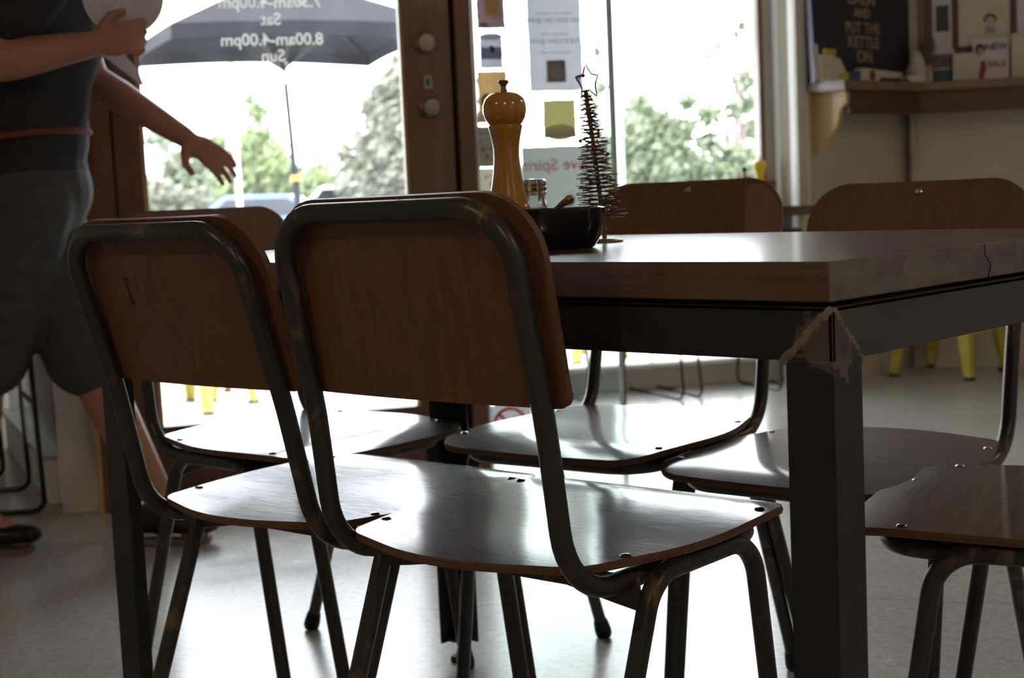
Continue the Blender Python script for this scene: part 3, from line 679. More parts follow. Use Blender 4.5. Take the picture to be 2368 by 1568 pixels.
poster('poster', 'small mustard and cream notice under the tall white sheet', (1253, 232, 1332, 318), py_, [('disc', 'cream_arc', .5, .85, .48, .22, pc), ('rect', 'cream_arc', 0.02, .84, .98, .995, pc)])
poster('poster', 'large pale grey poster with red script words Love Spirit, behind the wire tree', (1205, 341, 1412, 560), pgr, [('text', 'red_script', .42, .19, .052, 'Love Spirit', M_redp), ('disc', 'brown_picture', .52, .55, .07, .06, paper('brown_print', (.45, .28, .18)))])
poster('no_smoking_sign', 'white no smoking sign with red ring low on the glass screen', (1130, 940, 1225, 1020), pw, [('disc', 'cigarette', .5, .5, .22, .05, M_ink), ('ring', 'red_ring', .5, .5, .048, .005, M_red)], off=.008)['category'] = 'sign'

# ================================================================== BAY COUNTER AND STOOLS
cnt = empty('window_counter', (0, 0, 0), mat=P2.M); tag(cnt, 'dark timber ledge counter running along the bay window', 'counter')
cx0 = .02; cxe = Y(1.139)
inP('counter_top', (cx0, -.40, .706), (cxe, -.045, .736), M_darkwood, cnt, .003)
bm = bmesh.new(); prism(bm, [(p.x, p.y) for p in (room(1.10, 5.86), room(1.225, 5.83), room(1.232, 5.885), room(1.16, 5.90), room(1.13, 5.99))], .700, .736)
o = mkobj('counter_end', bm, M_darkwood, None, smooth=False, bevel=.003); o.parent = cnt; o.matrix_parent_inverse = P2.M.inverted()
for x in (.3, 1.1): inP('support_bracket', (x, -.36, .67), (x + .03, -.045, .706), M_darkwood, cnt)
c_ = at(1758, 430, 6.02)
grinder('pepper_grinder', 'bright yellow pepper grinder at the right end of the window counter', (c_.x, c_.y, .736), .205, plain('bright_yellow_gloss', (.75, .52, .02), .25), M_chrome, 20)
cc = at(1784, 430, 5.93); cc.z = .736; cup = empty('menu_card', cc, YAW + .5); tag(cup, 'small white card leaning beside the bright yellow grinder on the counter', 'card')
bm = bmesh.new(); box(bm, (-.03, -.001, 0), (.03, .001, .085), Matrix.Rotation(-.35, 4, 'X')); mkobj('card_panel', bm, M_white, cup, smooth=False)
cc2 = at(1722, 430, 6.05); cc2.z = .736; bt = empty('sauce_bottle', cc2); tag(bt, 'slim brown bottle left of the bright yellow grinder on the counter', 'bottle')
bm = bmesh.new(); lathe(bm, [(.018, 0), (.019, .004), (.019, .10), (.009, .125), (.008, .15), (0, .15)], 16); mkobj('bottle_body', bm, plain('amber_glass', (.30, .12, .02), .15), bt)
bm = bmesh.new(); lathe(bm, [(.0095, .148), (.0095, .165), (0, .166)], 12); mkobj('bottle_cap', bm, M_ink, bt)

def wire_stool(label, P, zs=.62, seat=.15, rad=.0055, group='black wire stools', bar=True, k=.65):
    """P: floor corners (front-left, back-left, back-right, front-right); one sled loop per side"""
    c = sum((Vector(p) for p in P), Vector()) / 4; c.z = 0; e = empty('wire_stool', c); tag(e, label, 'stool', group)
    F = [Vector(p) - c for p in P]; F = [Vector((f.x, f.y, rad)) for f in F]
    ax = (F[0] + F[3] - F[1] - F[2]).normalized(); ay = Vector((-ax.y, ax.x, 0)); ay = ay if (F[3] - F[0]).dot(ay) > 0 else -ay
    tops = [Vector((f.x * k, f.y * k, zs)) for f in F]
    for i, j in ((0, 1), (3, 2)):
        bm = bmesh.new(); tube(bm, fillet([tops[i], F[i], F[j], tops[j]], [0, .035, .035, 0], seg=6), rad, n=8); mkobj('sled_leg', bm, M_wire, e)
    if bar:
        bm = bmesh.new(); u = .42
        for i, j in ((0, 3), (1, 2)): tube(bm, [F[i].lerp(tops[i], u), F[j].lerp(tops[j], u)], rad * .9, n=8)
        mkobj('foot_rail', bm, M_wire, e)
    bm = bmesh.new(); Mx = Matrix((ax, ay, UZ)).transposed().to_4x4(); Mx.translation = Vector((0, 0, zs))
    lathe(bm, [(seat * .9, 0), (seat * 1.05, .008), (seat * 1.05, .022), (seat * .9, .028), (0, .026)], 28, Mx, power=4); mkobj('seat', bm, M_darkwood, e)
    return e
wire_stool('black wire sled stool in the bay, middle one of the row', [room(.46, 6.12), room(.66, 5.658), room(.739, 5.706), room(.582, 6.14)])
wire_stool('black wire sled stool nearest the right end of the window counter', [room(.94, 6.12), room(1.07, 5.80), room(1.165, 5.82), room(1.05, 6.14)], .62, .12)
wire_stool('black wire sled stool seen through the glass screen', [room(.12, 5.94), room(.20, 5.66), room(.30, 5.66), room(.215, 5.96)], .62, .12)
wire_stool('tall black wire stool behind the walking person, nearer to the viewer', [room(-1.79, 4.00), room(-1.33, 4.05), room(-1.486, 4.40), room(-1.92, 4.33)], .72, .22, .0075, k=.93)
wire_stool('tall black wire stool deeper in the left bay, behind the other one', [room(-2.10, 4.55), room(-1.64, 4.62), room(-1.76, 4.95), room(-2.22, 4.9)], .72, .22, .0075, k=.93)

def metal_stool(label, c, rz, h=.45, foot=.18, top=.145, group='yellow metal stools'):
    e = empty('metal_stool', c, rz); tag(e, label, 'stool', group)
    bm = bmesh.new(); lathe(bm, [(top, h - .045), (top + .004, h - .04), (top + .004, h - .012), (top - .008, h), (.02, h - .004), (0, h - .004)], 32, power=5); mkobj('seat', bm, M_yellow, e)
    for sx in (-1, 1):
        for sy in (-1, 1):
            bm = bmesh.new(); prof = []
            for z, o_, w in ((0, foot, .030), (.05, foot - .006, .036), (h - .03, top - .008, .072)):
                prof.append([Vector((sx * o_, sy * (o_ - w), z)), Vector((sx * o_, sy * o_, z)), Vector((sx * (o_ - w), sy * o_, z)), Vector((sx * (o_ - w), sy * (o_ - .006), z)), Vector((sx * (o_ - .006), sy * (o_ - .006), z)), Vector((sx * (o_ - .006), sy * (o_ - w), z))])
            R_ = [[bm.verts.new(v) for v in r] for r in prof]
            for a, b_ in zip(R_, R_[1:]):
                for i in range(6): bm.faces.new((a[i], a[(i + 1) % 6], b_[(i + 1) % 6], b_[i]))
            bm.faces.new(R_[0]); bm.faces.new(R_[-1][::-1]); lg = mkobj('leg', bm, M_yellow, e, smooth=False)
            bm = bmesh.new(); f_ = foot - .014; box(bm, (sx * f_ - .017, sy * f_ - .017, 0.0), (sx * f_ + .017, sy * f_ + .017, .012)); mkobj('foot_pad', bm, M_rubber, lg, smooth=False)
    for ang in (0, 1):
        bm = bmesh.new(); q = foot - .035; Mx = Matrix.Rotation(ang * PI / 2, 4, 'Z')
        bm.free()
        for s in (-1, 1):
            bm = bmesh.new(); box(bm, (-q, s * (q + .008) - .004, h * .40), (q, s * (q + .008) + .004, h * .40 + .022), Mx); mkobj('stretcher', bm, M_yellow, e, smooth=False)
    return e
def rotz(v): return math.atan2(v.y, v.x)
metal_stool('yellow metal stool against the right wall, seen past the steel table leg', room(1.834, 6.12), rotz(room(1.841, 5.909) - room(1.572, 6.152)))

# ================================================================== OUTSIDE
def ground(name, pts, z0, z1, mat): 
    bm = bmesh.new(); prism(bm, [(p.x, p.y) for p in pts], z0, z1); return struct(mkobj(name, bm, mat, smooth=False))
M_pave = plain('pale_pavement', (.50, .49, .47), .85, 0, .06, 2); M_road = plain('grey_asphalt', (.20, .20, .21), .9, 0, .1, 1)
ground('pavement', [room(-9, 3.2), room(-1.26, 4.09), room(-.1, 4.40), room(9, 6.2), room(9, 11.5), room(-9, 11.5)], -.2, -.015, M_pave)
ground('roadway', [room(-60, 11.5), room(60, 11.5), room(60, 150), room(-60, 150)], -.6, -.36, M_road)
Zp = -.015
for lab, px, d in (('yellow metal stool outside, left one seen through the door', 438, 6.2), ('yellow metal stool outside, middle one seen through the door', 575, 6.55), ('yellow metal stool outside seen through the foot of the glass screen', 1330, 7.4), ('yellow metal stool outside, right one seen through the door glass', 735, 7.2)):
    p = at(px, 600, d); metal_stool(lab, (p.x, p.y, Zp), .6 + px * .003, .45)
# umbrella
uc = room(-1.46, 10.0, Zp); um = empty('patio_umbrella', uc); tag(um, 'dark navy square patio umbrella outside the door', 'umbrella')
c4 = [RV * x + FV * y for x, y in ((.47, 1.2), (-1.2, .47), (-.47, -1.2), (1.2, -.47))]
zr_, za = 1.945, 2.42
bm = bmesh.new(); K = 10; apex = bm.verts.new((0, 0, za)); ring = []
for i in range(4):
    A, B = c4[i], c4[(i + 1) % 4]
    for k in range(K):
        u = k / K; p = A.lerp(B, u); p = p * (1 - .05 * math.sin(PI * u)); ring.append(bm.verts.new((p.x, p.y, zr_ + .03 * math.sin(PI * u))))
mid_ = [bm.verts.new((v.co.x * .5, v.co.y * .5, zr_ + (za - zr_) * .47)) for v in ring]; low_ = [bm.verts.new((v.co.x * 1.003, v.co.y * 1.003, v.co.z - .09)) for v in ring]
for i in range(4 * K):
    j = (i + 1) % (4 * K); bm.faces.new((mid_[i], mid_[j], apex)); bm.faces.new((ring[i], ring[j], mid_[j], mid_[i])); bm.faces.new((low_[i], low_[j], ring[j], ring[i]))
bmesh.ops.solidify(bm, geom=bm.faces[:], thickness=.004); mkobj('canopy', bm, M_canvas, um)
for i in range(4):
    for q in ((0, c4[i]), (1, (c4[i] + c4[(i + 1) % 4]) * .5 * .95)):
        bm = bmesh.new(); tube(bm, [Vector((0, 0, za - .05)), Vector((q[1].x * .97, q[1].y * .97, zr_ - .01 + (.03 if q[0] else 0)))], .012, n=6); rb = mkobj('rib', bm, M_wire, um)
        bm = bmesh.new(); m_ = Vector((q[1].x * .5, q[1].y * .5, zr_ + (za - zr_) * .42)); tube(bm, [Vector((0, 0, 1.75)), m_], .008, n=6); mkobj('strut', bm, M_wire, rb)
tilt = RV * .085
def up_(z): return tilt * (1 - z / 1.95) + Vector((0, 0, z))
bm = bmesh.new(); tube(bm, [up_(.03), up_(1.05), up_(1.1), up_(1.95)], [.030, .026, .020, .017], n=14); tube(bm, [up_(1.95), Vector((0, 0, za))], .017, n=14); mkobj('pole', bm, M_canvas, um)
bm = bmesh.new(); tube(bm, [up_(1.005), up_(1.045)], .030, n=14); mkobj('pole_band', bm, plain('orange_tape', (.65, .33, .04), .5), um)
bm = bmesh.new(); tube(bm, [up_(1.66), up_(1.74)], .0215, n=14); mkobj('pole_collar', bm, M_white, um)
bm = bmesh.new(); lathe(bm, [(.26, 0), (.27, .01), (.26, .05), (.06, .06), (.045, .16), (.03, .17)], 24, Matrix.Translation(tilt)); mkobj('base', bm, M_ink, um)
def street_pole(label, px, d, w, h, mat, z0=-.36):
    p = at(px, 450, d); e = empty('street_pole', (p.x, p.y, z0)); tag(e, label, 'pole', 'poles across the road')
    bm = bmesh.new(); tube(bm, [(0, 0, 0), (0, 0, h)], [w, w * .8], n=12); mkobj('shaft', bm, mat, e)
    bm = bmesh.new(); lathe(bm, [(w * 1.7, 0), (w * 1.7, .04), (w * 1.1, .06)], 16); mkobj('base_collar', bm, mat, e)
M_galv = plain('galvanised_grey', (.42, .44, .52), .5, 0, .05)
street_pole('slim grey pole beyond the umbrella, left of its stem', 553, 18, .038, 3.1, M_galv)
street_pole('wide pale pole beyond the bay window, beside the glass edge', 1437, 30, .085, 7.5, M_galv)
# cars
def car(label, px, d, col, zt=1.42, rz=0.0, L=4.4):
    p = at(px, 450, d); e = empty('car', (p.x, p.y, -.36), YAW + rz); tag(e, label, 'car', 'cars parked across the road')
    m = plain('car_paint', col, .2); m.node_tree.nodes['Principled BSDF'].inputs['Coat Weight'].default_value = 1
    bm = bmesh.new(); h = zt
    side = fillet([(-L / 2, .28, 0), (L / 2, .28, 0), (L / 2, .72, 0), (L / 2 - 1.05, .88, 0), (L / 2 - 1.75, h, 0), (-L / 2 + 1.0, h + .02, 0), (-L / 2 + .25, .92, 0), (-L / 2, .80, 0)], [.1, .1, .18, .3, .3, .35, .2, .12], closed=True, seg=5)
    prism(bm, [(q.x, q.y) for q in side], -.85, .85, Matrix.Rotation(PI / 2, 4, 'X')); mkobj('body', bm, m, e, bevel=.06)
    for s in (-1, 1):
        bm = bmesh.new(); gl = fillet([(L / 2 - 1.2, .92, 0), (L / 2 - 1.82, h - .09, 0), (-L / 2 + 1.05, h - .08, 0), (-L / 2 + .5, .93, 0)], [.06] * 4, closed=True, seg=3); prism(bm, [(q.x, q.y) for q in gl], .845, .858, Matrix.Rotation(s * PI / 2, 4, 'X') @ Matrix.Diagonal((1, s, 1, 1))); mkobj('side_window', bm, M_black, e, smooth=False)
    for x in (-L / 2 + .85, L / 2 - .85):
        for s in (-1, 1):
            bm = bmesh.new(); lathe(bm, [(.0, -.1), (.30, -.1), (.32, -.08), (.32, .08), (.30, .1), (.2, .09), (0, .09)], 24, Matrix.Translation((x, s * .78, .32)) @ Matrix.Rotation(PI / 2, 4, 'X')); w = mkobj('wheel', bm, M_rubber, e)
    return e
car('blue car parked across the road, roof seen over the far chair', 640, 38, (.05, .13, .42), 1.47)
car('pale silver car parked beyond the blue one, right of the umbrella stem', 830, 50, (.75, .77, .80), 1.75)
# trees: crowns of leaf clusters on a trunk and boughs
def leafmat(name, c0, c1):
    m, t, b = nmat(name); t.links.new(ramp(t, noise(t, 1.1, 3, .6, mapped(t)), [(.35, c0), (.65, c1)]), b.inputs['Base Color']); b.inputs['Roughness'].default_value = .7
    b.inputs['Transmission Weight'].default_value = 0; return m
L1 = leafmat('grey_green_leaves', (.12, .15, .095), (.21, .25, .15)); L2 = leafmat('yellow_green_leaves', (.155, .20, .085), (.26, .31, .14)); L3 = leafmat('dusty_olive_leaves', (.15, .155, .11), (.24, .245, .17))
M_bark = plain('grey_bark', (.25, .20, .19), .9, 0, .2, 3)
rt = random.Random(11)
def tree(name, label, px, d, blobs, mat, dens=1.0, leaf=.16, group='trees and shrubs across the road', trunk=True):
    """blobs: (px, py, radius px) crown clumps in the direction seen, given depth jitter"""
    b0 = at(px, 450, d); e = empty(name, (b0.x, b0.y, -.36)); tag(e, label, 'tree' if name == 'tree' else 'shrub', group); o = Vector((b0.x, b0.y, -.36))
    bm = bmesh.new(); k = d / FPX; cs = []
    for bx_, by_, br in blobs:
        c = at(bx_, by_, d + rt.uniform(-1, 1) * br * k) - o; R_ = br * k; cs.append(c); n = int(dens * 260 * (br / 40) ** 2 * (.16 / leaf) ** 2)
        for _ in range(n):
            v = Vector((rt.gauss(0, 1), rt.gauss(0, 1), rt.gauss(0, 1))).normalized() * R_ * (rt.random() ** .45) * rt.uniform(.7, 1.12)
            p = c + v; a = Vector((rt.gauss(0, 1), rt.gauss(0, 1), rt.gauss(0, 1))).normalized(); b_ = a.orthogonal().normalized(); cc_ = a.cross(b_); s = leaf * rt.uniform(.5, 1.2)
            bm.faces.new([bm.verts.new(p + q) for q in (b_ * s, cc_ * s * .5, -b_ * s, -cc_ * s * .5)])
    mkobj('foliage', bm, mat, e, smooth=False)
    if trunk:
        bm = bmesh.new(); base = Vector((0, 0, 0)); fork = Vector((0, 0, max(.6, min(c.z for c in cs) * .9)))
        tube(bm, [base, fork * .5 + Vector((.05, .05, 0)), fork], [.16, .13, .11], n=8)
        for c in cs: tube(bm, [fork, fork.lerp(c, .5) + Vector((0, 0, .1)), c], [.08, .05, .02], n=6)
        mkobj('trunk', bm, M_bark, e)
tree('tree', 'tall grey-green tree between the two poles seen through the door', 590, 42, [(590, 330, 52), (560, 400, 60), (625, 390, 62), (595, 262, 28), (575, 225, 14), (650, 430, 50), (540, 440, 50), (505, 330, 22), (600, 450, 60)], L2)
tree('tree', 'grey-green tree left of the slim pole seen through the door', 470, 46, [(470, 400, 55), (420, 430, 55), (515, 380, 45), (380, 330, 26), (400, 380, 40), (350, 320, 18), (490, 450, 60), (440, 350, 22)], L1)
tree('tree', 'big dusty olive tree at the right side of the door glass', 890, 40, [(900, 200, 45), (870, 250, 45), (920, 270, 50), (860, 330, 50), (910, 370, 60), (850, 400, 55), (900, 430, 60), (930, 160, 34), (800, 360, 28), (930, 330, 50), (820, 430, 50)], L3, 1.1)
tree('shrub', 'bright yellow-green shrub behind the umbrella stem', 730, 55, [(700, 420, 42), (740, 410, 42), (775, 430, 36), (720, 440, 45), (760, 450, 40)], L2, leaf=.2)
tree('shrub', 'low pale shrub at the lower left of the door glass', 375, 40, [(345, 440, 36), (380, 455, 40), (420, 470, 36), (350, 480, 40), (460, 470, 40)], L3)
tree('tree', 'broad grey-green tree filling the left of the bay window', 1500, 44, [(1480, 250, 36), (1510, 290, 52), (1460, 310, 48), (1550, 320, 52), (1500, 360, 60), (1440, 350, 50), (1570, 370, 50), (1590, 235, 26), (1440, 400, 52), (1520, 410, 60), (1585, 300, 30)], L1, 1.2)
tree('tree', 'tall tree at the right side of the bay window', 1700, 46, [(1720, 190, 34), (1700, 250, 26), (1640, 270, 34), (1730, 300, 36), (1690, 370, 46), (1735, 370, 44), (1650, 400, 50), (1660, 110, 12), (1700, 80, 12), (1640, 130, 10), (1715, 60, 14), (1640, 335, 34), (1735, 240, 30), (1600, 400, 46), (1710, 430, 50)], L1, .9)
tree('tree', 'thin tree seen through the glass screen between the notices', 1380, 48, [(1390, 200, 16), (1380, 120, 12), (1370, 250, 16), (1300, 400, 50), (1360, 410, 55), (1240, 400, 46), (1390, 330, 30), (1200, 420, 40)], L1, .8)
for i, (px, d) in enumerate(((330, 58), (520, 60), (900, 58), (1250, 60), (1500, 58), (1720, 60))):
    tree('shrub', ['low hedge across the road at the far left of the door view', 'low hedge across the road behind the slim pole', 'low hedge across the road behind the dusty olive tree', 'low hedge across the road behind the glass screen notices', 'low hedge across the road behind the broad bay tree', 'low hedge across the road at the right of the bay view'][i], px, d, [(px + k * 34 - 100, 452 - (px - 1184) * .045 + rt.uniform(-14, 6), 34) for k in range(7)], (L1, L2, L3)[i % 3], leaf=.22)

# ================================================================== WALL SHELF AND WHAT IS ON IT
sf = empty('wall_shelf', (0, 0, 0)); tag(sf, 'dark timber wall shelf turning the corner at the upper right', 'shelf')
zt1 = 1.222; dp = .19
def shelf_poly(off0, off1, x0, x1, y0, y1):
    # follows the angled wall then the front wall, mitred in the corner
    a1 = Q1.u.angle(Q2.u); 
    def corner(o):   # intersection of the two offset lines
        A = Q1.pt(0, 0, o); B = Q2.pt(0, 0, o); den = Q1.u.x * Q2.u.y - Q1.u.y * Q2.u.x; w = B - A; tt = (w.x * Q2.u.y - w.y * Q2.u.x) / den; return A + Q1.u * tt
    return [(p.x, p.y) for p in (Q1.pt(x0, 0, off0), corner(off0), Q2.pt(x1, 0, off0), Q2.pt(x1, 0, off1), corner(off1), Q1.pt(x0, 0, off1))]
bm = bmesh.new(); prism(bm, shelf_poly(.002, dp, .02, 1.6, 0, 0), zt1 - .036, zt1); mkobj('shelf_board', bm, M_shelf, sf, smooth=False, bevel=.002)
bm = bmesh.new(); prism(bm, shelf_poly(dp - .045, dp - .025, .085, 1.6, 0, 0), zt1 - .13, zt1 - .036); mkobj('fascia', bm, M_darkwood, sf, smooth=False)
bm = bmesh.new(); box(bm, (.015, -dp - .001, zt1 - .037), (.021, -.002, zt1 + .0005), Q1.M); mkobj('lit_end_face', bm, M_shelfend_lit, sf, smooth=False)  # thin face over the shelf's left end, window light painted in
bm = bmesh.new(); bo = fillet([(0, 0, 0), (.165, 0, 0), (.165, -.05, 0), (.135, -.075, 0), (.12, -.14, 0), (.03, -.245, 0), (0, -.245, 0)], [0, .01, .02, .03, .12, .03, 0], closed=True, seg=6)
prism(bm, [(p.x, p.y) for p in bo], 0, .028); Mx = Q1.M @ Matrix.Translation((.06, 0, zt1 - .037)) @ Matrix(((0, 0, 1, 0), (-1, 0, 0, 0), (0, 1, 0, 0), (0, 0, 0, 1)))
for v in bm.verts: v.co = Mx @ v.co
mkobj('bracket', bm, M_pine, sf, smooth=False)
def slab(name, label, cat, plane, px0, px1, ztop, off, thick, mat, z0=None, lean=0.0, group=None, edge=None):
    """upright flat thing on the shelf; returns (root, width, height)"""
    z0 = zt1 if z0 is None else z0
    Pf = Plane(*_adp(plane, off)); x0, _ = Pf.hit(px0, 150); x1, _ = Pf.hit(px1, 150); w = x1 - x0
    Mx = Pf.M @ Matrix.Translation(((x0 + x1) / 2, 0, z0)) @ Matrix.Rotation(-lean, 4, 'X'); e = empty(name, (0, 0, 0), mat=Mx); tag(e, label, cat, group)
    bm = bmesh.new(); box(bm, (-w / 2, 0, 0), (w / 2, thick, ztop - z0)); mkobj('panel', bm, mat, e, smooth=False, bevel=.001); return e, w, ztop - z0
def _adp(pl, off):
    q = pl.pt(0, 0, off) - CAM; return (q.dot(RV), q.dot(FV), math.degrees(math.atan2(pl.u.dot(FV), pl.u.dot(RV))))
def zpx(plane, off, px, py):
    return Plane(*_adp(plane, off)).hit(px, py)
def ftext(e, body, x, z, size, mat, y=-.0005, bold=.0):
    return text_obj('lettering', body, size, mat, e, Matrix.Translation((x, y, z)) @ Matrix.Rotation(PI / 2, 4, 'X'), ext=.0006, bold=bold)
sg, w, h = slab('kettle_sign', 'tall navy board reading keep calm and put the kettle on', 'sign', Q1, 1886, 2106, 1.86, .075, .022, M_signnavy, lean=.05)
o0 = zpx(Q1, .075, 1996, 100)[1]
for py, body, sz in ((-38, 'KEEP', .075), (-4, 'CALM', .075), (30, 'AND', .052), (65, 'PUT THE', .062), (98, 'KETTLE', .066), (132, 'ON', .070)):
    z = zpx(Q1, .075, 1996, py)[1]; ftext(sg, body, .006, z - zt1, sz, M_signtxt, y=-.0012, bold=.0012)
bm = bmesh.new(); box(bm, (-w / 2 - .002, -.0005, 0), (-w / 2, .0225, h)); mkobj('canvas_edge', bm, plain('lilac_grey_edge', (.30, .30, .42), .7), sg, smooth=False)
M_dred = plain('muted_red_print', (.28, .03, .04), .8)
cr = paper('card_cream', (.60, .54, .45), .05); cw = paper('card_white', (.62, .58, .60), .05)
slab('white_card', 'thin white card standing at the left end of the shelf', 'card', Q1, 1884, 1899, 1.222 + .145, .13, .004, cw, lean=.1)
def wedge(name, label, px0, px1, off, prof, mat, cat='box'):
    Pf = Plane(*_adp(Q1, off)); x0, _ = Pf.hit(px0, 150); x1, _ = Pf.hit(px1, 150); w = x1 - x0
    e = empty(name, (0, 0, 0), mat=Pf.M @ Matrix.Translation(((x0 + x1) / 2, 0, zt1))); tag(e, label, cat); bm = bmesh.new(); prism(bm, [(x * w, z) for x, z in prof], 0, .032, Matrix.Rotation(PI / 2, 4, 'X') @ Matrix.Diagonal((1, 1, -1, 1))); mkobj('box_body', bm, mat, e, smooth=False, bevel=.001); return e, w
e1, w1 = wedge('card_box', 'cream wedge-shaped card box below the navy board, with a yellow tab', 1902, 1962, .145, [(-.5, 0), (.5, 0), (.42, .035), (.2, .085), (-.2, .10), (-.5, .10)], cr)
bm = bmesh.new(); box(bm, (-.3 * w1, .012, .100), (.12 * w1, .02, .125)); mkobj('yellow_tab', bm, plain('yellow_card', (.50, .33, .04), .7), e1, smooth=False)
bm = bmesh.new(); box(bm, (.16 * w1, -.0012, .006), (.50 * w1, 0, .032)); mkobj('yellow_label', bm, plain('yellow_label_paint', (.50, .42, .04), .7), e1, smooth=False)
e2, w2 = wedge('card_stack', 'low blue and white stack of cards beside the cream wedge box', 1966, 1990, .145, [(-.5, 0), (.5, 0), (.5, .045), (-.5, .04)], plain('blue_card', (.05, .08, .22), .7), 'cards')
e3, w3 = wedge('card_stack', 'white and red patterned card stack in front of the navy board', 1991, 2034, .145, [(-.5, 0), (.5, 0), (.48, .05), (-.48, .055)], cr, 'cards')
bm = bmesh.new(); prism(bm, [(.1 * w3 + .022 * math.cos(2 * PI * k / 20), .026 + .022 * math.sin(2 * PI * k / 20)) for k in range(20)], 0, .001, Matrix.Translation((0, -.0002, 0)) @ Matrix.Rotation(PI / 2, 4, 'X')); mkobj('red_print', bm, plain('dull_red_print', (.20, .03, .03), .8), e3, smooth=False)
e4, w4 = wedge('card_stack', 'dark based cream card stack left of the white ornament', 2034, 2092, .145, [(-.5, 0), (.5, 0), (.4, .042), (-.5, .048)], cr, 'cards')
bm = bmesh.new(); box(bm, (-.5 * w4, -.001, 0), (.3 * w4, 0, .018)); mkobj('navy_base', bm, M_signnavy, e4, smooth=False)
e5, w5 = wedge('card_stack', 'tan leaflets fanned under the white ornament', 2097, 2146, .189, [(-.5, .022), (-.3, 0), (.5, 0), (.42, .022), (.1, .032)], cr, 'cards')
# white cone ornament with a tealight
oc = Q1.pt(Plane(*_adp(Q1, .13)).hit(2120, 150)[0], zt1 + .0005, .13); orn = empty('cone_ornament', oc); tag(orn, 'white cone-shaped ceramic ornament on the shelf near the corner', 'ornament')
bm = bmesh.new(); lathe(bm, [(.034, 0), (.036, .010), (.050, .045), (.052, .052), (.040, .065), (.026, .105), (.016, .132), (.008, .138), (0, .139)], 26); mkobj('cone', bm, plain('off_white_ceramic', (.50, .46, .38), .35), orn)
bm = bmesh.new(); lathe(bm, [(.030, 0), (.030, .006), (0, .006)], 20, Matrix.Translation((0, 0, 0))); mkobj('foot_ring', bm, M_cream, orn)
dry = empty('dried_flowers', oc + Vector((.0, .0, 0)) + RV * .058 + FV * .022); tag(dry, 'grey bunch of dried flowers behind the white cone ornament', 'flowers')
bm = bmesh.new()
for k in range(60):
    a = rt.uniform(0, 2 * PI); r = rt.uniform(.0, .035); tip = Vector((r * math.cos(a), r * math.sin(a), rt.uniform(.12, .19))); tube(bm, [(0, 0, .0), tip * .6 + Vector((0, 0, .03)), tip], .0007, n=4); sphere(bm, tip, rt.uniform(.003, .006), 6)
mkobj('flower_heads', bm, plain('grey_dried_heads', (.17, .15, .13), .9), dry)
bm = bmesh.new(); lathe(bm, [(.014, 0), (.016, .03), (.010, .06), (.012, .075), (.010, .075), (0, .02)], 16); mkobj('bud_vase', bm, M_cream, dry)
# pinned board and pictures on the right wall
M_brown = wood('brown_frame_wood', (.07, .038, .024), (.13, .075, .048), .6, (30, 30, 2), 0)
bd, wb, hb_ = slab('timber_backing_board', 'brown timber backing board on the right wall above the shelf', 'board', Q2, 2139, 2420, 1.90, .016, .014, M_brown)
slab('tan_batten', 'pale tan upright batten in the wall corner beside the navy board', 'batten', Q2, 2124, 2134, 1.90, .014, .012, M_shelf)
e, w, h = slab('photo_strip', 'narrow white strip with a dark photograph, on the brown backing board', 'picture', Q2, 2158, 2202, 1.80, .024, .002, cw, z0=1.30)
bm = bmesh.new(); box(bm, (-w * .33, -.0012, 1.44 - 1.30), (w * .36, 0, 1.55 - 1.30)); mkobj('photograph', bm, plain('dark_photo', (.04, .055, .045), .6, 0, .8, 60), e, smooth=False)
e, w, h = slab('teal_card', 'card with a teal lower half and a dim photo above, on the shelf corner', 'card', Q2, 2150, 2207, 1.365, .05, .003, cw, lean=.06)
bm = bmesh.new(); box(bm, (-w / 2, -.0012, 0), (w / 2, 0, h * .40)); mkobj('teal_panel', bm, plain('teal_print', (.045, .11, .115), .7), e, smooth=False)
bm = bmesh.new(); box(bm, (-w / 2, -.0012, h * .44), (w * .42, 0, h * .86)); mkobj('photograph', bm, plain('dim_photo', (.16, .11, .10), .7, 0, .8, 50), e, smooth=False)
e, w, h = slab('child_drawing', 'cream framed drawing of a brown-haired child on the right wall', 'picture', Q2, 2218, 2336, 1.90, .03, .006, cr, z0=1.372)
zc = zpx(Q2, .03, 2290, 45)[1] - 1.372; c = Vector((w * .12, -.0012, zc))
def flat(parent, name, pts, mat, y=-.0006):
    bm = bmesh.new(); prism(bm, pts, 0, .0006, Matrix.Translation((0, y, 0)) @ Matrix.Rotation(PI / 2, 4, 'X')); return mkobj(name, bm, mat, parent, smooth=False)
flat(e, 'drawn_hair', [(c.x + .026 * math.cos(a_ * PI / 12), c.z + .026 * math.sin(a_ * PI / 12)) for a_ in range(-2, 15)], plain('brown_crayon', (.09, .05, .03), .9))
flat(e, 'drawn_face', [(c.x + .019 * math.cos(a_ * PI / 12), c.z - .006 + .020 * math.sin(a_ * PI / 12)) for a_ in range(24)], plain('pink_crayon', (.50, .36, .28), .9), -.0014)
flat(e, 'drawn_jumper', [(c.x - .026, c.z - .058), (c.x + .026, c.z - .058), (c.x + .020, c.z - .028), (c.x - .020, c.z - .028)], plain('grey_blue_crayon', (.24, .29, .29), .9))
e, w, h = slab('sale_flyer', 'white flyer with red and dark print standing on the shelf, right of the corner', 'flyer', Q2, 2250, 2334, 1.395, .07, .002, cw, lean=.05)
flat(e, 'print_hair', [(-w * .30 + .020 * math.cos(k * PI / 8), h * .76 + .024 * math.sin(k * PI / 8)) for k in range(16)], M_ink)
flat(e, 'print_face', [(-w * .28 + .011 * math.cos(k * PI / 8), h * .72 + .014 * math.sin(k * PI / 8)) for k in range(16)], plain('print_skin', (.45, .25, .2), .8), -.0014)
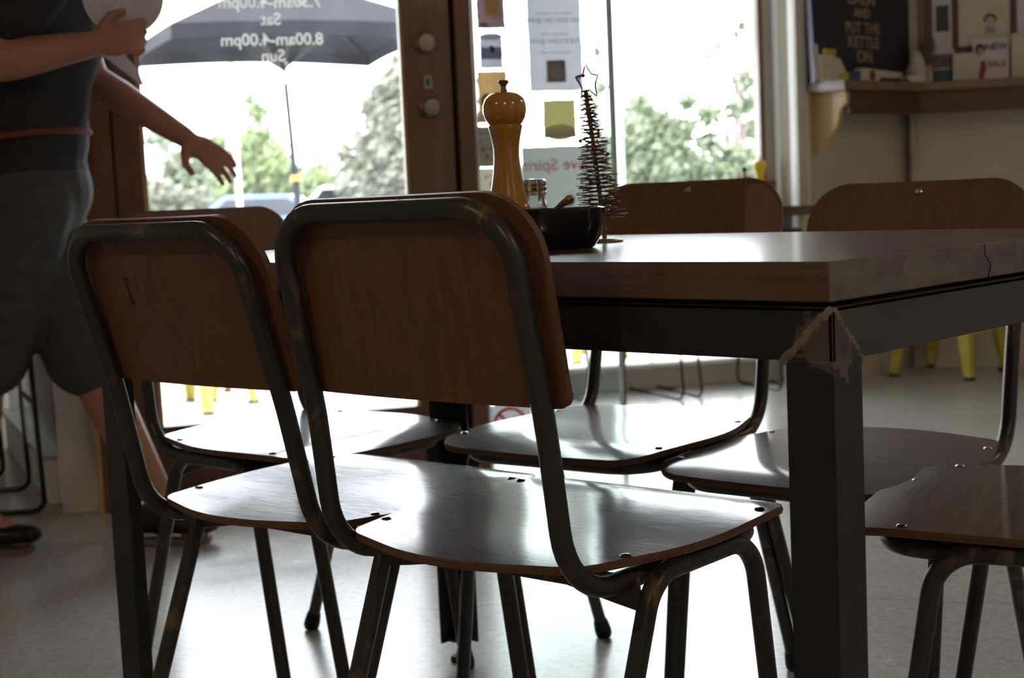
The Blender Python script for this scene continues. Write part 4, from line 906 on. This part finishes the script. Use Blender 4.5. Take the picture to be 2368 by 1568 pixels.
text_obj('lettering', 'NEW', .04, M_ink, e, Matrix.Translation((w * .15, -.0007, h * .80)) @ Matrix.Rotation(PI / 2, 4, 'X'), ext=.0004, bold=.001)
text_obj('lettering', 'SALE', .036, M_dred, e, Matrix.Translation((w * .16, -.0007, h * .38)) @ Matrix.Rotation(PI / 2, 4, 'X'), ext=.0004, bold=.001)
flat(e, 'red_figure', [(-w * .36, h * .02), (-w * .22, h * .02), (-w * .12, h * .3), (-w * .18, h * .5), (-w * .28, h * .46)], M_dred)
slab('cream_card', 'plain cream card cut by the right edge of the picture', 'card', Q2, 2339, 2400, 1.41, .06, .003, cr)
slab('white_leaflet', 'white leaflet pinned high at the right edge of the picture', 'leaflet', Q2, 2353, 2400, 1.80, .024, .002, cw, z0=1.41)
slab('cream_box', 'low cream box behind the sale flyer on the shelf', 'box', Q2, 2204, 2250, 1.34, .085, .03, M_cream)

# ================================================================== PENDANT LAMPS (behind and above the viewer)
def lamp(label, a, d, z, power):
    p = room(a, d, z); e = empty('pendant_lamp', p); tag(e, label, 'lamp', 'pendant lamps over the room')
    bm = bmesh.new(); tube(bm, [(0, 0, .16), (0, 0, 2.9 - z)], .003, n=6); mkobj('cord', bm, M_ink, e)
    bm = bmesh.new(); lathe(bm, [(.02, .17), (.03, .15), (.16, .03), (.165, .02), (.16, .022), (.03, .145), (.018, .16)], 28); mkobj('lamp_shade', bm, M_ink, e)
    bm = bmesh.new(); sphere(bm, (0, 0, .075), .032, 16); m = bpy.data.materials.new('warm_bulb'); m.use_nodes = True; b_ = m.node_tree.nodes['Principled BSDF']; b_.inputs['Emission Color'].default_value = (1, .72, .40, 1); b_.inputs['Emission Strength'].default_value = 12; mkobj('bulb', bm, m, e)
    li = bpy.data.lights.new('bulb_light', 'POINT'); li.energy = power; li.color = (1, .72, .45); li.shadow_soft_size = .035; lo = bpy.data.objects.new('bulb_light', li); link(lo); lo.parent = e; lo.location = (0, 0, .02)
PW = 3.0
lamp('black pendant lamp hanging behind the viewer, left', -1.6, .4, 2.1, PW); lamp('black pendant lamp hanging behind the viewer, centre', .1, -.6, 2.1, PW); lamp('black pendant lamp hanging behind the viewer, right', 1.9, .3, 2.1, PW); lamp('black pendant lamp hanging over the right side of the room', 2.4, 3.4, 2.1, PW)

# ================================================================== PERSON
def pj(px, py, dd=0.0): return at(px, py, 3.55 + dd)
def caps(bm, pts):
    """chain of tapered capsules: [(point, radius), ...]"""
    for (a, ra), (b_, rb) in zip(pts, pts[1:]):
        v = b_ - a; L = v.length
        if L < 1e-5: continue
        q = v.to_track_quat('Z', 'Y').to_matrix().to_4x4(); Mx = Matrix.Translation(a) @ q; n = 18; prof = []
        for k in range(6): t_ = PI / 2 * (1 - k / 5); prof.append((ra * math.cos(t_) if k else 0, -ra * math.sin(t_)))
        for k in range(6): t_ = PI / 2 * (k / 5); prof.append((rb * math.cos(t_) if k < 5 else 0, L + rb * math.sin(t_)))
        lathe_raw(bm, prof, n, Mx)
def lathe_raw(bm, prof, n, Mx):
    rings = []
    for r, z in prof:
        if r < 1e-6: rings.append([bm.verts.new(Mx @ Vector((0, 0, z)))])
        else: rings.append([bm.verts.new(Mx @ Vector((r * math.cos(2 * PI * k / n), r * math.sin(2 * PI * k / n), z))) for k in range(n)])
    for A, B in zip(rings, rings[1:]):
        for k in range(n):
            k2 = (k + 1) % n
            if len(A) == 1: bm.faces.new((A[0], B[k2], B[k]))
            elif len(B) == 1: bm.faces.new((A[k], A[k2], B[0]))
            else: bm.faces.new((A[k], A[k2], B[k2], B[k]))
def ell(bm, c, ax, rx, ay, ry, az, rz, seg=20):
    Mx = Matrix((ax * rx, ay * ry, az * rz)).transposed().to_4x4(); Mx.translation = c; bmesh.ops.create_uvsphere(bm, u_segments=seg, v_segments=seg // 2, radius=1, matrix=Mx)
def remesh(o, vox, smooth=6, fac=.5):
    md = o.modifiers.new('r', 'REMESH'); md.mode = 'VOXEL'; md.voxel_size = vox; md.use_smooth_shade = True
    ms = o.modifiers.new('s', 'SMOOTH'); ms.iterations = smooth; ms.factor = fac
fwd, lat, up = RV, FV, UZ      # the person faces the picture's right; lat points away from the viewer
man = empty('person', room(-1.17, 3.55)); tag(man, 'person walking past in dark top and grey shorts carrying a white plate', 'person')
MI = Matrix.Translation(man.location).inverted()
def body_obj(name, bm, mat, parent=man, vox=None, sm=6):
    for v in bm.verts: v.co = MI @ v.co
    o = mkobj(name, bm, mat, parent, auto=80)
    if vox: remesh(o, vox, sm)
    return o
hipN, hipF = pj(68, 465, -.085), pj(78, 465, .085)
knN, anN = pj(-42, 862, .0), pj(-72, 1190, .03)
knF, anF = pj(214, 862, .05), pj(372, 1160, .06)
pelv, wst, chs = pj(72, 430), pj(78, 300), pj(92, 60)
shN, shF = pj(100, -60, -.17), pj(112, -60, .17); nk, hd = pj(112, -120), pj(140, -232)
elN, wrN = pj(-40, 150, -.22), pj(215, 102, -.21)
elF, wrF = pj(215, 185, .20), pj(428, 318, .12)
bm = bmesh.new()
caps(bm, [(hipN, .085), (hipN.lerp(knN, .5), .075), (knN, .055), (knN.lerp(anN, .3), .057), (anN, .038)])
caps(bm, [(hipF, .085), (hipF.lerp(knF, .5), .075), (knF, .055), (knF.lerp(anF, .3), .057), (anF, .038)])
ell(bm, pelv, fwd, .115, lat, .165, up, .13); ell(bm, wst, fwd, .10, lat, .14, up, .15); ell(bm, chs, fwd, .125, lat, .175, up, .20)
caps(bm, [(shN, .06), (shF, .06)]); caps(bm, [(pj(105, -60), .065), (nk, .055), (hd - up * .05, .055)])
caps(bm, [(shN, .055), (shN.lerp(elN, .5), .05), (elN, .044), (elN.lerp(wrN, .3), .047), (wrN, .029)])
caps(bm, [(shF, .052), (shF.lerp(elF, .5), .048), (elF, .042), (elF.lerp(wrF, .3), .042), (wrF, .027)])
# head and face
ell(bm, hd, fwd, .093, lat, .074, up, .115, 28); ell(bm, hd + fwd * .035 - up * .065, fwd, .055, lat, .052, up, .05)
caps(bm, [(hd + fwd * .088 + up * .012, .009), (hd + fwd * .108 - up * .022, .013)]); caps(bm, [(hd + fwd * .085 - up * .052 + lat * .018, .007), (hd + fwd * .085 - up * .052 - lat * .018, .007)])
for s in (-1, 1): ell(bm, hd + lat * s * .076 - fwd * .008 - up * .012, fwd, .016, lat, .008, up, .030, 12)
# feet inside the shoes
toeN, toeF = pj(48, 1262, .03), pj(462, 1258, .06)
caps(bm, [(anN, .038), (toeN + up * .02, .026)]); caps(bm, [(anF, .038), (toeF + up * .02, .026)])
# hands: palm, four fingers of unequal length, thumb
def hand(wr, d1, side, nrm, curl, sc=1.0):
    """d1 along the hand, side towards the little finger, nrm out of the back of the hand"""
    pc_ = wr + d1 * .052 * sc; ell(bm, pc_, d1, .052 * sc, side, .040 * sc, nrm, .0145 * sc, 16); caps(bm, [(wr, .026), (wr + d1 * .03, .022)])
    for k, (L, o) in enumerate(((.072, -.029), (.080, -.010), (.075, .010), (.058, .028))):
        p = wr + d1 * .088 * sc + side * o * sc; a = 0; r = .0088
        ch = [(p - d1 * .012, r + .001)]; dd = d1.copy()
        for seg_, f in enumerate((.45, .32, .23)):
            a += curl * (1 + .12 * k) * (1, .9, .7)[seg_]; dd = d1 * math.cos(a) - nrm * math.sin(a) + side * (.10 * (k - 1.5)) * (1 if seg_ == 0 else .4); p = p + dd.normalized() * L * f * sc; r *= .93; ch.append((p.copy(), r))
        caps(bm, ch)
    t0 = wr + d1 * .026 * sc - side * .030 * sc; t1 = t0 + (d1 * .6 - side * .7 - nrm * .35).normalized() * .040 * sc; t2 = t1 + (d1 * .92 - side * .15 - nrm * .45).normalized() * .030 * sc; caps(bm, [(t0, .013), (t1, .0105), (t2, .0085)])
dN = (wrN - elN).normalized(); nN = (-lat * 1.0); nN = (nN - dN * nN.dot(dN)).normalized(); sN = dN.cross(nN)
if sN.z > 0: sN = -sN
hand(wrN, dN, sN, nN, .75)
dF = (wrF - elF).normalized(); nF = (up * .8 - lat * .6); nF = (nF - dF * nF.dot(dF)).normalized(); sF = dF.cross(nF)
if sF.dot(lat) < 0: sF = -sF
hand(wrF, dF, sF, nF, .28)
body = body_obj('body', bm, M_skin, vox=.0055, sm=4)
bm = bmesh.new(); ell(bm, hd + up * .03 - fwd * .012, fwd, .101, lat, .083, up, .108, 28)
for v in list(bm.verts):
    r = v.co - hd
    if r.dot(fwd) > .05 and r.z < .055 or r.z < -.055: bm.verts.remove(v)
body_obj('hair', bm, M_hair)
for s in (-1, 1):
    bm = bmesh.new(); ell(bm, hd + fwd * .082 + lat * s * .031 + up * .004, fwd, .010, lat, .013, up, .009, 12); body_obj('eye', bm, M_white)
# shirt: torso and short sleeves
bm = bmesh.new(); ell(bm, chs, fwd, .145, lat, .195, up, .215); ell(bm, wst, fwd, .128, lat, .165, up, .17); ell(bm, pelv + up * .03, fwd, .135, lat, .178, up, .10)
caps(bm, [(pelv + up * .02, .12), (chs, .135)])
caps(bm, [(shN, .075), (shN.lerp(elN, .55), .066)]); caps(bm, [(shF, .072), (shF.lerp(elF, .5), .064)]); caps(bm, [(shN, .07), (shF, .07)]); caps(bm, [(pj(105, -70), .082), (pj(108, -88), .07)])
body_obj('shirt', bm, M_shirt, vox=.008, sm=5)
bm = bmesh.new(); b0, b1 = wst - up * .02 - fwd * .01, wst - up * .045
rg = [b0 + (fwd * .134 * math.cos(2 * PI * k / 32) + lat * .172 * math.sin(2 * PI * k / 32)) + up * .012 * math.cos(2 * PI * k / 32) for k in range(32)]; tube(bm, rg, .009, closed=True, n=6); body_obj('apron_tie', bm, M_orange)
# shorts, flaring legs
bm = bmesh.new(); ell(bm, pelv - up * .01, fwd, .142, lat, .185, up, .135)
for hp, kn in ((hipN, knN), (hipF, knF)):
    caps(bm, [(hp, .105), (hp.lerp(kn, .45), .108), (hp.lerp(kn, .90), .104)])
    for k in range(5):   # soft folds
        a = hp.lerp(kn, .25 + .14 * k); caps(bm, [(a + fwd * .09 - lat * .04, .012), (a + fwd * .03 - lat * .10 - up * .05, .012)])
body_obj('shorts', bm, M_short, vox=.008, sm=6)
def shoe(an, toe, nm):
    f_ = (toe - an); f_.z = 0; f_.normalize(); l_ = UZ.cross(f_); zf = .0
    heel = an - f_ * .055; bm = bmesh.new(); h0 = max(.03, an.z - .085)
    tz = .028; hz = h0 + .008
    def P_(x, w): return an + f_ * x
    L0 = -.065; L1 = (toe - an).dot(f_) + .02
    for k in range(11):
        u = k / 10; x = L0 + (L1 - L0) * u; z = hz * (1 - u) ** 1.4 + tz * (1 - (1 - u) ** 1.4); hgt = .060 - .022 * u; w = .036 + .012 * math.sin(PI * min(1, u * 1.05)) - (.010 if k in (0, 10) else 0)
        c = an + f_ * x; c.z = z + hgt * .45; ell(bm, c, f_, .036, l_, w, UZ, hgt * .62, 14)
    caps(bm, [(Vector((an.x, an.y, hz + .03)), .048), (an - UZ * .015, .046)])
    s_ = body_obj('shoe', bm, M_shoe, vox=.005, sm=4)
    bm = bmesh.new(); rows = []
    for k in range(13):
        u = k / 12; x = L0 - .012 + (L1 - L0 + .02) * u; z = hz * (1 - u) ** 1.4 - .028 * (1 - u) ** 1.4; z = max(.0, z - .0); w = (.034 + .010 * math.sin(PI * u)) * (.55 if k in (0, 12) else 1); c = an + f_ * x
        rows.append([bm.verts.new(Vector((c.x, c.y, z + zz)) + l_ * s * w) for zz in (0.001, .013) for s in (-1, 1)])
    for A, B in zip(rows, rows[1:]):
        for i, j in ((0, 1), (1, 3), (3, 2), (2, 0)): bm.faces.new((A[i], A[j], B[j], B[i]))
    bm.faces.new([rows[0][i] for i in (0, 1, 3, 2)]); bm.faces.new([rows[-1][i] for i in (2, 3, 1, 0)])
    body_obj('sole', bm, M_sole, parent=s_)
shoe(anN, toeN, 'n'); shoe(anF, toeF, 'f')
# plate held up in the near hand, napkin over the far forearm
pcn = pj(284, -4, -.155); pl = empty('side_plate', (0, 0, 0), mat=Matrix.Translation(pcn) @ (-lat * .93 + fwd * .30 + up * .12).to_track_quat('Z', 'Y').to_matrix().to_4x4()); tag(pl, "white side plate held upright in the walking person's near hand", 'plate')
bm = bmesh.new(); lathe(bm, [(.050, 0), (.055, .003), (.088, .012), (.090, .015), (.087, .0155), (.054, .0065), (0, .006)], 40); mkobj('plate_body', bm, plain('white_glaze', (.62, .62, .72), .2), pl)
bm = bmesh.new(); tube(bm, [(.088 * math.cos(2 * PI * k / 40), .088 * math.sin(2 * PI * k / 40), .0145) for k in range(40)], .0018, closed=True, n=6); mkobj('rim', bm, M_white, pl)
q = [pj(236, 128, .155), pj(264, 98, .155), pj(318, 160, .135), pj(336, 204, .125)]; c = sum(q, Vector()) / 4; nap = empty('napkin', c); tag(nap, 'folded pale napkin lying along the person\'s far forearm', 'napkin')
bm = bmesh.new(); nv = (q[1] - q[0]).cross(q[2] - q[1]).normalized() * .004
A = [bm.verts.new(p - c - nv) for p in q]; B = [bm.verts.new(p - c + nv) for p in q]; bm.faces.new(A[::-1]); bm.faces.new(B)
for i in range(4): bm.faces.new((A[i], A[(i + 1) % 4], B[(i + 1) % 4], B[i]))
mkobj('cloth', bm, paper('pale_linen', (.62, .55, .54), .5), nap, smooth=False, bevel=.002)
